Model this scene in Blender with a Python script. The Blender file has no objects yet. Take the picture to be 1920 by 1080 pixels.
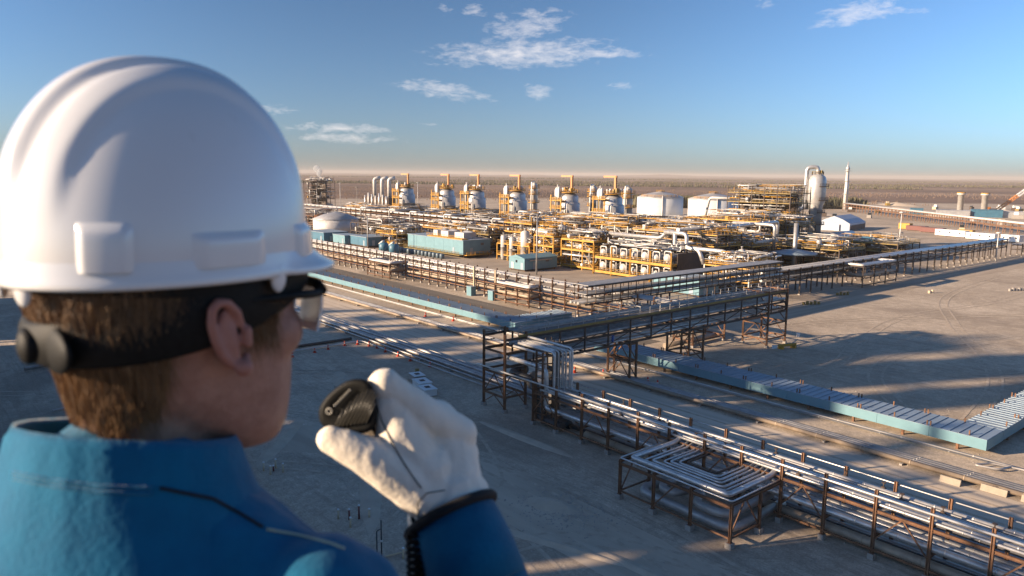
import bpy, math, random
import numpy as np
from mathutils import Vector, Matrix

scene = bpy.context.scene
R = math.radians
# ------------------------------------------------------------------ camera
CAM = Vector((0.0, 0.0, 32.0))
F_PX = 1393.0
HEAD = R(50.2)
PITCH = math.atan(214.0 / F_PX)
ROLL = R(0.56)
FW = Vector((math.cos(HEAD) * math.cos(PITCH), math.sin(HEAD) * math.cos(PITCH), -math.sin(PITCH)))
_r0 = Vector((math.sin(HEAD), -math.cos(HEAD), 0.0))
_u0 = _r0.cross(FW)
RT = _r0 * math.cos(ROLL) + _u0 * math.sin(ROLL)
UP = _u0 * math.cos(ROLL) - _r0 * math.sin(ROLL)
cd = bpy.data.cameras.new('camera')
cam = bpy.data.objects.new('camera', cd)
scene.collection.objects.link(cam)
cam.matrix_world = Matrix((RT, UP, -FW)).transposed().to_4x4()
cam.location = CAM
cd.sensor_width = 36.0
cd.lens = 36.0 * F_PX / 1920.0
cd.clip_start = 0.05
cd.clip_end = 60000.0
cd.dof.use_dof = True
cd.dof.focus_distance = 140.0
cd.dof.aperture_fstop = 7.5
scene.camera = cam

# ------------------------------------------------------------------ sky, sun, exposure
SUN_EL = R(16.0)
SUN_AZ = R(180.0 - 25.8)                       # direction to the sun, counter-clockwise from +X
SUN = Vector((math.cos(SUN_AZ) * math.cos(SUN_EL), math.sin(SUN_AZ) * math.cos(SUN_EL), math.sin(SUN_EL)))
sl = bpy.data.lights.new('sun', 'SUN')
sl.energy = 5.0
sl.angle = R(0.9)
sl.color = (1.0, 0.77, 0.54)
so = bpy.data.objects.new('sun', sl)
scene.collection.objects.link(so)
so.location = (0, 0, 200)
so.rotation_euler = SUN.to_track_quat('Z', 'Y').to_euler()
scene.view_settings.view_transform = 'Standard'
scene.view_settings.look = 'None'
scene.view_settings.exposure = 1.3
scene.view_settings.gamma = 1.0
scene.view_settings.use_curve_mapping = False
scene.cycles.max_bounces = 5
scene.cycles.diffuse_bounces = 2
scene.cycles.glossy_bounces = 3
scene.cycles.caustics_reflective = False
scene.cycles.caustics_refractive = False
scene.cycles.transparent_max_bounces = 8
scene.cycles.volume_bounces = 0
scene.cycles.use_denoising = True

world = bpy.data.worlds.new('World')
scene.world = world
world.use_nodes = True
wn = world.node_tree.nodes
wl = world.node_tree.links
wn.clear()
w_out = wn.new('ShaderNodeOutputWorld')
w_bg = wn.new('ShaderNodeBackground')
w_bg.inputs['Strength'].default_value = 0.105
w_sky = wn.new('ShaderNodeTexSky')
w_sky.sky_type = 'NISHITA'
w_sky.sun_disc = False
w_sky.sun_elevation = SUN_EL
w_sky.sun_rotation = R(90.0) - SUN_AZ
w_sky.altitude = 300.0
w_sky.air_density = 0.72
w_sky.dust_density = 0.5
w_sky.ozone_density = 4.0


def wmath(op, a, b=None, c=None, clamp=False):
    n = wn.new('ShaderNodeMath')
    n.operation = op
    n.use_clamp = clamp
    for i, v in enumerate((a, b, c)):
        if v is None:
            continue
        if hasattr(v, 'links'):
            wl.new(v, n.inputs[i])
        else:
            n.inputs[i].default_value = v
    return n.outputs[0]


w_tc = wn.new('ShaderNodeTexCoord')
w_dot = wn.new('ShaderNodeVectorMath')
w_dot.operation = 'DOT_PRODUCT'
wl.new(w_tc.outputs['Generated'], w_dot.inputs[0])
w_dot.inputs[1].default_value = SUN
cos2 = wmath('POWER', w_dot.outputs['Value'], 2.0)
# light of a clear sky is polarised at right angles to the sun and dims there through a polarising filter
pol = wmath('DIVIDE', wmath('SUBTRACT', 1.0, cos2), wmath('ADD', 1.0, cos2))
dim = wmath('SUBTRACT', 1.0, wmath("MULTIPLY", pol, 0.55))
w_mul = wn.new('ShaderNodeMix')
w_mul.data_type = 'RGBA'
w_mul.blend_type = 'MULTIPLY'
w_mul.inputs['Factor'].default_value = 1.0
wl.new(w_sky.outputs['Color'], w_mul.inputs['A'])
w_tint = wn.new('ShaderNodeCombineColor')
for ch, k in (('Red', 0.86), ('Green', 1.0), ('Blue', 1.04)):
    wl.new(wmath('MULTIPLY', dim, k), w_tint.inputs[ch])
wl.new(w_tint.outputs[0], w_mul.inputs['B'])
# dusty air low over the horizon, the same all round
w_sepz = wn.new('ShaderNodeSeparateXYZ')
wl.new(w_tc.outputs['Generated'], w_sepz.inputs[0])
elev = wmath('MAXIMUM', w_sepz.outputs['Z'], 0.0)
lowband = wmath('MULTIPLY', wmath('POWER', 2.718, wmath('DIVIDE', elev, -0.034)), 0.62)
w_dust = wn.new('ShaderNodeMix')
w_dust.data_type = 'RGBA'
wl.new(lowband, w_dust.inputs['Factor'])
w_dust.inputs['B'].default_value = (1.3, 1.16, 1.04, 1)
w_pale = wn.new('ShaderNodeMix')
w_pale.data_type = 'RGBA'
wl.new(wmath('MULTIPLY', wmath('POWER', 2.718, wmath('DIVIDE', elev, -0.13)), 0.42), w_pale.inputs['Factor'])
wl.new(w_mul.outputs['Result'], w_pale.inputs['A'])
w_pale.inputs['B'].default_value = (1.45, 1.72, 1.85, 1)
wl.new(w_pale.outputs['Result'], w_dust.inputs['A'])
w_mul = w_dust
# thin broken cloud, placed by compass bearing and elevation
w_sep = wn.new('ShaderNodeSeparateXYZ')
wl.new(w_tc.outputs['Generated'], w_sep.inputs[0])
az = wmath('ARCTAN2', w_sep.outputs['Y'], w_sep.outputs['X'])
el = wmath('ARCSINE', w_sep.outputs['Z'])
w_ae = wn.new('ShaderNodeCombineXYZ')
wl.new(az, w_ae.inputs['X'])
wl.new(el, w_ae.inputs['Y'])
CLOUDS = [(0.8618, 0.1536, 0.1759, 0.0263, -0.035, 1.0), (0.7551, 0.1529, 0.0761, 0.0107, 0.017, 0.85), (0.8622, 0.1872, 0.0816, 0.0304, -0.14, 0.82), (0.9256, 0.2029, 0.024, 0.0132, 0.087, 0.8), (0.9687, 0.2044, 0.017, 0.0094, 0.0, 0.6), (0.9726, 0.1071, 0.0912, 0.017, 0.122, 0.82), (0.917, 0.0987, 0.0393, 0.0091, 0.087, 0.65), (0.8438, 0.1061, 0.0296, 0.015, 0.262, 0.78), (0.7368, 0.1134, 0.034, 0.0069, 0.0, 0.7), (1.1805, 0.0769, 0.0362, 0.0097, 0.087, 0.7), (1.0995, 0.0561, 0.1002, 0.011, 0.0, 0.85), (1.0931, 0.0435, 0.1093, 0.0111, 0.017, 0.82), (0.9881, 0.063, 0.0191, 0.0051, 0.0, 0.5), (0.4592, 0.1891, 0.0733, 0.0192, -0.14, 0.92), (0.5615, 0.2068, 0.0246, 0.009, 0.0, 0.6), (0.398, 0.1855, 0.0234, 0.0076, 0.0, 0.5)]


def cloud_mask():
    tot = None
    for (ca, ce, sa, se, rot, amt) in CLOUDS:
        m = wn.new('ShaderNodeMapping')
        m.vector_type = 'TEXTURE'
        m.inputs['Location'].default_value = (ca, ce, 0)
        m.inputs['Rotation'].default_value = (0, 0, rot)
        m.inputs['Scale'].default_value = (sa, se, 1)
        wl.new(w_ae.outputs[0], m.inputs['Vector'])
        ln = wn.new('ShaderNodeVectorMath')
        ln.operation = 'LENGTH'
        wl.new(m.outputs[0], ln.inputs[0])
        v = wmath('MULTIPLY', wmath('SUBTRACT', 1.0, wmath('POWER', ln.outputs['Value'], 1.5), None, True), amt)
        tot = v if tot is None else wmath('MAXIMUM', tot, v)
    return tot


def wnoise(scale_x, scale_y, detail, rough, off=0.0, dist=0.0):
    m = wn.new('ShaderNodeMapping')
    m.inputs['Scale'].default_value = (scale_x, scale_y, 1)
    m.inputs['Location'].default_value = (off, off * 0.7, off)
    wl.new(w_ae.outputs[0], m.inputs['Vector'])
    n = wn.new('ShaderNodeTexNoise')
    n.inputs['Scale'].default_value = 1.0
    n.inputs['Detail'].default_value = detail
    n.inputs['Roughness'].default_value = rough
    n.inputs['Distortion'].default_value = dist
    wl.new(m.outputs[0], n.inputs['Vector'])
    return n.outputs['Fac']


w_final = w_mul.outputs['Result']
if CLOUDS:
    cm = cloud_mask()
    nz = wnoise(44, 120, 8, 0.66, 3.0, 0.3)
    # density: where the noise beats a threshold lowered by the mask
    dens = wmath('MULTIPLY', wmath('SUBTRACT', wmath('ADD', nz, wmath('MULTIPLY', cm, 0.5)), 0.69), 1.75, None, True)
    dens = wmath('MULTIPLY', dens, wmath('MINIMUM', wmath('MULTIPLY', cm, 3.0), 1.0))
    dens = wmath('MULTIPLY', dens, 0.78)
    shade = wnoise(60, 130, 4, 0.6, 11.0)
    cr = wn.new('ShaderNodeMix')
    cr.data_type = 'RGBA'
    cr.inputs['A'].default_value = (3.0, 3.1, 3.5, 1)
    cr.inputs['B'].default_value = (5.6, 5.0, 4.5, 1)
    wl.new(shade, cr.inputs['Factor'])
    cx = wn.new('ShaderNodeMix')
    cx.data_type = 'RGBA'
    wl.new(dens, cx.inputs['Factor'])
    wl.new(w_mul.outputs['Result'], cx.inputs['A'])
    wl.new(cr.outputs['Result'], cx.inputs['B'])
    w_bg2 = wn.new('ShaderNodeBackground')
    w_bg2.inputs['Strength'].default_value = w_bg.inputs['Strength'].default_value
    wl.new(cx.outputs['Result'], w_bg2.inputs['Color'])
    # the cloud bank stands in this quarter of the sky only; elsewhere the sky is clear
    gate = wmath('MULTIPLY', wmath('COMPARE', az, 0.83, 0.75), wmath('COMPARE', el, 0.16, 0.13))
    w_mixs = wn.new('ShaderNodeMixShader')
    wl.new(gate, w_mixs.inputs[0])
    wl.new(w_bg.outputs[0], w_mixs.inputs[1])
    wl.new(w_bg2.outputs[0], w_mixs.inputs[2])
    wl.new(w_mixs.outputs[0], w_out.inputs['Surface'])
else:
    wl.new(w_bg.outputs[0], w_out.inputs['Surface'])
wl.new(w_mul.outputs['Result'], w_bg.inputs['Color'])
rnd = random.Random(7)

# ------------------------------------------------------------------ materials
MATS = {}


def mat(name, col, rough=0.6, metal=0.0, col2=None, scale=1.0, stretch=(1, 1, 1), bump=0.0, bscale=None, spec=0.5,
        detail=5.0, lo=0.35, hi=0.65, coat=0.0):
    if name in MATS:
        return MATS[name]
    m = bpy.data.materials.new(name)
    m.use_nodes = True
    nt = m.node_tree
    b = nt.nodes['Principled BSDF']
    b.inputs['Base Color'].default_value = (*col, 1)
    b.inputs['Roughness'].default_value = rough
    b.inputs['Metallic'].default_value = metal
    b.inputs['Specular IOR Level'].default_value = spec
    if coat:
        b.inputs['Coat Weight'].default_value = coat
        b.inputs['Coat Roughness'].default_value = 0.15
    if col2 is not None or bump:
        g = nt.nodes.new('ShaderNodeNewGeometry')
        mp = nt.nodes.new('ShaderNodeMapping')
        mp.inputs['Scale'].default_value = stretch
        nt.links.new(g.outputs['Position'], mp.inputs['Vector'])
    if col2 is not None:
        n = nt.nodes.new('ShaderNodeTexNoise')
        n.inputs['Scale'].default_value = scale
        n.inputs['Detail'].default_value = detail
        n.inputs['Roughness'].default_value = 0.6
        nt.links.new(mp.outputs[0], n.inputs['Vector'])
        r = nt.nodes.new('ShaderNodeValToRGB')
        r.color_ramp.elements[0].position = lo
        r.color_ramp.elements[1].position = hi
        r.color_ramp.elements[0].color = (*col, 1)
        r.color_ramp.elements[1].color = (*col2, 1)
        nt.links.new(n.outputs['Fac'], r.inputs['Fac'])
        nt.links.new(r.outputs['Color'], b.inputs['Base Color'])
    if bump:
        n2 = nt.nodes.new('ShaderNodeTexNoise')
        n2.inputs['Scale'].default_value = bscale or scale * 3
        n2.inputs['Detail'].default_value = 6
        nt.links.new(mp.outputs[0], n2.inputs['Vector'])
        bp = nt.nodes.new('ShaderNodeBump')
        bp.inputs['Strength'].default_value = bump
        bp.inputs['Distance'].default_value = 0.1
        nt.links.new(n2.outputs['Fac'], bp.inputs['Height'])
        nt.links.new(bp.outputs[0], b.inputs['Normal'])
    MATS[name] = m
    return m


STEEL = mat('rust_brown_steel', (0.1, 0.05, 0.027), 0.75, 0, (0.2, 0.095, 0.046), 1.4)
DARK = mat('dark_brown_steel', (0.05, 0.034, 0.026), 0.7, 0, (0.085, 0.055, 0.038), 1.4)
SILVER = mat('silver_cladding', (0.46, 0.44, 0.42), 0.4, 0.6, (0.6, 0.575, 0.55), 1.2)
SILVER2 = mat('dull_cladding', (0.27, 0.26, 0.25), 0.5, 0.5, (0.4, 0.385, 0.37), 0.9)
WHITE = mat('white_cladding', (0.6, 0.57, 0.53), 0.45, 0.1, (0.46, 0.43, 0.4), 0.35)
TANKW = mat('tank_white', (0.68, 0.67, 0.65), 0.5, 0, (0.6, 0.59, 0.57), 0.12, (1, 1, 0.15))
GREYV = mat('grey_vessel', (0.5, 0.48, 0.46), 0.42, 0.4, (0.4, 0.385, 0.37), 0.5)
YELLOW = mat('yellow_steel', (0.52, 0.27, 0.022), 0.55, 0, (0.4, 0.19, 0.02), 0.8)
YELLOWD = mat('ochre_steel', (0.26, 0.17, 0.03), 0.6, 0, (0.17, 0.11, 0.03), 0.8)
ORANGE = mat('orange_davit', (0.5, 0.2, 0.06), 0.5)
TEAL = mat('teal_panel', (0.13, 0.255, 0.3), 0.55, 0, (0.11, 0.22, 0.262), 0.35, (1, 1, 2))
TEALD = mat('deep_blue_panel', (0.05, 0.15, 0.22), 0.5, 0, (0.04, 0.12, 0.18), 0.4)
ROOFG = mat('ribbed_roof_steel', (0.26, 0.33, 0.39), 0.5, 0.25, (0.24, 0.29, 0.33), 0.6)
CONCRETE = mat('concrete', (0.33, 0.3, 0.27), 0.85, 0, (0.25, 0.225, 0.2), 1.5)
BLACKP = mat('black_pipe', (0.02, 0.02, 0.021), 0.5, 0, (0.03, 0.03, 0.03), 1.0)
TAN = mat('tan_pipe', (0.36, 0.28, 0.2), 0.6, 0.2, (0.24, 0.18, 0.13), 0.7)
GPIPE = mat('grey_ground_pipe', (0.42, 0.4, 0.38), 0.45, 0.35, (0.27, 0.25, 0.24), 0.35, (1, 1, 1))
GRAT = mat('deck_grating', (0.13, 0.12, 0.11), 0.7, 0.3)
CONE = mat('orange_cone', (0.6, 0.06, 0.02), 0.6)
RED = mat('red_paint', (0.13, 0.04, 0.032), 0.6)
BLUE = mat('blue_paint', (0.03, 0.1, 0.3), 0.5)
WOOD = mat('pale_stake', (0.5, 0.4, 0.27), 0.8)
GLASSD = mat('dark_window', (0.02, 0.025, 0.03), 0.1)

# ------------------------------------------------------------------ mesh building
COL = scene.collection


class MB:
    """collects polygons in world coordinates"""

    def __init__(self):
        self.v, self.f, self.s = [], [], []

    def quads(self, vs, fs, smooth=False):
        o = len(self.v)
        self.v += [tuple(p) for p in vs]
        for f in fs:
            self.f.append(tuple(o + i for i in f))
            self.s.append(smooth)
        return self

    def box(self, c, s, rz=0.0):
        hx, hy, hz = s[0] / 2, s[1] / 2, s[2] / 2
        ca, sa = math.cos(rz), math.sin(rz)
        vs = []
        for z in (-hz, hz):
            for x, y in ((-hx, -hy), (hx, -hy), (hx, hy), (-hx, hy)):
                vs.append((c[0] + x * ca - y * sa, c[1] + x * sa + y * ca, c[2] + z))
        return self.quads(vs, [(3, 2, 1, 0), (4, 5, 6, 7), (0, 1, 5, 4), (1, 2, 6, 5), (2, 3, 7, 6), (3, 0, 4, 7)])

    def beam(self, p, q, w=0.2, h=0.25):
        p, q = Vector(p), Vector(q)
        d = (q - p).normalized()
        u = Vector((0, 0, 1)) if abs(d.z) < 0.95 else Vector((0, 1, 0))
        a = d.cross(u).normalized() * (w / 2)
        b = a.cross(d).normalized() * (h / 2)
        vs = [p - a - b, p + a - b, p + a + b, p - a + b, q - a - b, q + a - b, q + a + b, q - a + b]
        return self.quads(vs, [(0, 1, 2, 3), (7, 6, 5, 4), (0, 4, 5, 1), (1, 5, 6, 2), (2, 6, 7, 3), (3, 7, 4, 0)])

    def hbeam(self, p, q, w=0.25, h=0.25, t=0.04):
        """I section: two flanges and a web"""
        p, q = Vector(p), Vector(q)
        d = (q - p).normalized()
        u = Vector((0, 0, 1)) if abs(d.z) < 0.95 else Vector((0, 1, 0))
        a = d.cross(u).normalized()
        b = a.cross(d).normalized()
        for s in (-1, 1):
            o = b * (s * (h - t) / 2)
            self.beam_ab(p + o, q + o, a * (w / 2), b * (t / 2))
        self.beam_ab(p, q, a * (t / 2), b * (h / 2 - t))
        return self

    def beam_ab(self, p, q, a, b):
        vs = [p - a - b, p + a - b, p + a + b, p - a + b, q - a - b, q + a - b, q + a + b, q - a + b]
        return self.quads(vs, [(0, 1, 2, 3), (7, 6, 5, 4), (0, 4, 5, 1), (1, 5, 6, 2), (2, 6, 7, 3), (3, 7, 4, 0)])

    def lathe(self, prof, c=(0, 0, 0), n=16, axis='z', smooth=True):
        """prof: (radius, along) pairs; axis z, x or y"""
        vs, fs = [], []
        for r, h in prof:
            for k in range(n):
                t = 2 * math.pi * k / n
                x, y = r * math.cos(t), r * math.sin(t)
                if axis == 'z':
                    p = (x, y, h)
                elif axis == 'x':
                    p = (h, x, y)
                else:
                    p = (y, h, x)
                vs.append((c[0] + p[0], c[1] + p[1], c[2] + p[2]))
        for i in range(len(prof) - 1):
            for k in range(n):
                k2 = (k + 1) % n
                fs.append((i * n + k, i * n + k2, (i + 1) * n + k2, (i + 1) * n + k))
        self.quads(vs, fs, smooth)
        o = len(self.v) - len(vs)
        for i, rev in ((0, True), (len(prof) - 1, False)):
            if prof[i][0] > 1e-4:
                ring = [o + i * n + k for k in range(n)]
                self.f.append(tuple(reversed(ring) if rev else ring))
                self.s.append(False)
        return self

    def tube(self, pts, r, n=8, caps=True):
        pts = [Vector(p) for p in pts]
        vs, fs = [], []
        rr = r if isinstance(r, (list, tuple)) else [r] * len(pts)
        prev = None
        for i, p in enumerate(pts):
            if i == 0:
                d = pts[1] - pts[0]
            elif i == len(pts) - 1:
                d = pts[-1] - pts[-2]
            else:
                d = (pts[i + 1] - p).normalized() + (p - pts[i - 1]).normalized()
            d.normalize()
            if prev is None:
                u = Vector((0, 0, 1)) if abs(d.z) < 0.9 else Vector((1, 0, 0))
                a = d.cross(u).normalized()
            else:
                a = (prev - d * prev.dot(d)).normalized()
            prev = a
            b = d.cross(a)
            for k in range(n):
                t = 2 * math.pi * k / n
                vs.append(p + (a * math.cos(t) + b * math.sin(t)) * rr[i])
        for i in range(len(pts) - 1):
            for k in range(n):
                k2 = (k + 1) % n
                fs.append((i * n + k, i * n + k2, (i + 1) * n + k2, (i + 1) * n + k))
        self.quads(vs, fs, True)
        if caps:
            o = len(self.v) - len(vs)
            self.f.append(tuple(o + k for k in reversed(range(n))))
            self.f.append(tuple(o + (len(pts) - 1) * n + k for k in range(n)))
            self.s += [False, False]
        return self

    def mesh(self, name, mats, origin=(0, 0, 0)):
        me = bpy.data.meshes.new(name)
        ox, oy, oz = origin
        me.from_pydata([(x - ox, y - oy, z - oz) for x, y, z in self.v], [], self.f)
        me.polygons.foreach_set('use_smooth', self.s)
        me.materials.append(mats)
        me.update()
        return me


def elbow(pts, rad, steps=3):
    """rounds the corners of a polyline"""
    pts = [Vector(p) for p in pts]
    out = [pts[0]]
    for i in range(1, len(pts) - 1):
        a, b, c = pts[i - 1], pts[i], pts[i + 1]
        r = min(rad, (a - b).length * 0.45, (c - b).length * 0.45)
        p0 = b + (a - b).normalized() * r
        p1 = b + (c - b).normalized() * r
        for k in range(steps + 1):
            t = k / steps
            out.append(p0 * (1 - t) ** 2 + b * (2 * t * (1 - t)) + p1 * t * t)
    out.append(pts[-1])
    return out


def link(o, parent=None):
    COL.objects.link(o)
    if parent is not None:
        o.parent = parent
    return o


def tag(o, label=None, cat=None, group=None, kind=None):
    if label:
        o['label'] = label
    if cat:
        o['category'] = cat
    if group:
        o['group'] = group
    if kind:
        o['kind'] = kind
    return o


CACHE = {}


class Thing:
    """an Empty at the base of a thing; parts are given in world coordinates"""

    def __init__(self, name, label, cat, loc, group=None):
        self.loc = Vector(loc)
        self.root = bpy.data.objects.new(name, None)
        self.root.location = self.loc
        link(self.root)
        tag(self.root, label, cat, group)

    def add(self, name, mb, m, parent=None):
        o = bpy.data.objects.new(name, mb.mesh(name, m, self.loc))
        return link(o, parent or self.root)

    def inst(self, name, key, fn, m, at, rz=0.0, parent=None):
        """a part that shares its mesh with alike parts; fn fills an MB about the origin"""
        k = (name, key, m.name)
        if k not in CACHE:
            mb = MB()
            fn(mb)
            CACHE[k] = mb.mesh(name, m)
        o = bpy.data.objects.new(name, CACHE[k])
        o.location = Vector(at) - self.loc
        o.rotation_euler.z = rz
        return link(o, parent or self.root)


def solo(name, mb, m, origin, label, cat, group=None, kind=None):
    o = bpy.data.objects.new(name, mb.mesh(name, m, origin))
    o.location = origin
    link(o)
    return tag(o, label, cat, group, kind)


def struct(name, mb, m):
    o = bpy.data.objects.new(name, mb.mesh(name, m))
    link(o)
    o['kind'] = 'structure'
    return o


def pipe(label, pts, r, m, group=None, n=10, bend=0.6, bands=0.0, name='pipe'):
    pts = elbow(pts, bend) if len(pts) > 2 else [Vector(p) for p in pts]
    mb = MB().tube(pts, r, n)
    if bands:
        for a, b in zip(pts[:-1], pts[1:]):
            L = (b - a).length
            d = (b - a).normalized()
            k = bands * 0.5
            while k < L - 0.3 and L > bands * 0.8:
                p = a + d * k
                mb.tube([p - d * 0.07, p + d * 0.07], r * 1.07, n)
                k += bands
    return solo(name, mb, m, pts[0], label, 'pipe', group)


def post_fn(h, w=0.3, ped=0.0):
    def fn(mb):
        mb.hbeam((0, 0, ped), (0, 0, h), w, w, 0.05)
        mb.box((0, 0, ped + 0.02), (w * 1.5, w * 1.5, 0.04))
    return fn


def ped_fn(h=0.5, w=0.55):
    def fn(mb):
        mb.box((0, 0, h / 2 - 0.2), (w, w, h + 0.4))
    return fn


def rack(name, label, axis, along, s0, s1, levels, top0, top1, m, w=0.28, ped=0.45, brace_every=2, group=None, brackets=False,
         long_levels=None, cross=True, low_rail=False):
    """pipe rack of posts, cross beams, long beams and braces; axis is the direction it runs"""
    def P(a, s, z):
        return (s, a, z) if axis == 'y' else (a, s, z)
    t = Thing(name, label, 'pipe rack', P(along[0], s0, 0), group)
    for a in along:
        for s, top in ((s0, top0), (s1, top1)):
            po = t.inst('post', (round(top, 2), w, ped), post_fn(top, w, ped), m, P(a, s, 0))
            if ped:
                t.inst('footing', (ped, w), ped_fn(ped, w * 2), CONCRETE, P(a, s, 0), 0.0, po).location = (0, 0, 0)
            if brackets:
                k = ('bracket', m.name, axis)
                if k not in CACHE:
                    mb = MB()
                    for dz in (-0.1, -0.5, -0.9):
                        mb.box((0.3 if axis == 'y' else 0, 0 if axis == 'y' else 0.3, dz), (0.7 if axis == 'y' else 0.1, 0.1 if axis == 'y' else 0.7, 0.1))
                    CACHE[k] = mb.mesh('bracket', m)
                if s == s0:
                    o = bpy.data.objects.new('bracket', CACHE[k])
                    o.location = Vector(P(a, s, top)) - t.loc
                    link(o, po)
                    o.location = (0, 0, top)
        for z in levels:
            if cross:
                t.inst('cross_beam', (axis, round(s1 - s0, 2), w),
                       lambda mb: mb.hbeam(P(0, 0, 0), P(0, s1 - s0, 0), w * 0.8, w * 0.9, 0.04), m, P(a, s0, z))
    a0, a1 = along[0], along[-1]
    for z in (long_levels if long_levels is not None else levels):
        for s in (s0, s1):
            for a, b in zip(along[:-1], along[1:]):
                t.inst('long_beam', (axis, round(b - a, 2), w),
                       lambda mb: mb.hbeam(P(0, 0, 0), P(b - a - w * 0.4 * (1 if b > a else -1), 0, 0), w * 0.7, w, 0.04), m,
                       P(a + w * 0.2 * (1 if b > a else -1), s, z - w * 0.95))
    if low_rail:
        t.add('ground_beam', MB().beam(P(a0, s0, ped + 0.35), P(a1, s0, ped + 0.35), 0.14, 0.18), m)
    zt = levels[0] - w
    for i in range(0, len(along) - 1):
        if brace_every and i % brace_every == 0:
            a, b = along[i], along[i + 1]
            mid = (a + b) / 2
            zb = ped + 0.4 if zt < 4 else zt - 2.6
            for e in (a, b):
                t.inst('brace', (axis, round(mid - e, 2), round(zt - zb, 2), w),
                       lambda mb: mb.beam(P(0, 0, 0), P(mid - e, 0, zt - zb), 0.09, 0.12), m, P(e, s0, zb))
    return t


def handrail(mb, pts, h=1.1, step=2.0, r=0.03, closed=False):
    pts = [Vector(p) for p in pts]
    if closed:
        pts = pts + [pts[0]]
    for a, b in zip(pts[:-1], pts[1:]):
        for z in (h * 0.5, h):
            mb.beam(a + Vector((0, 0, z)), b + Vector((0, 0, z)), r * 2, r * 2)
        k = max(1, int(round((b - a).length / step)))
        for i in range(k + 1):
            p = a.lerp(b, i / k)
            mb.beam(p, p + Vector((0, 0, h)), r * 2, r * 2)

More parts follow.
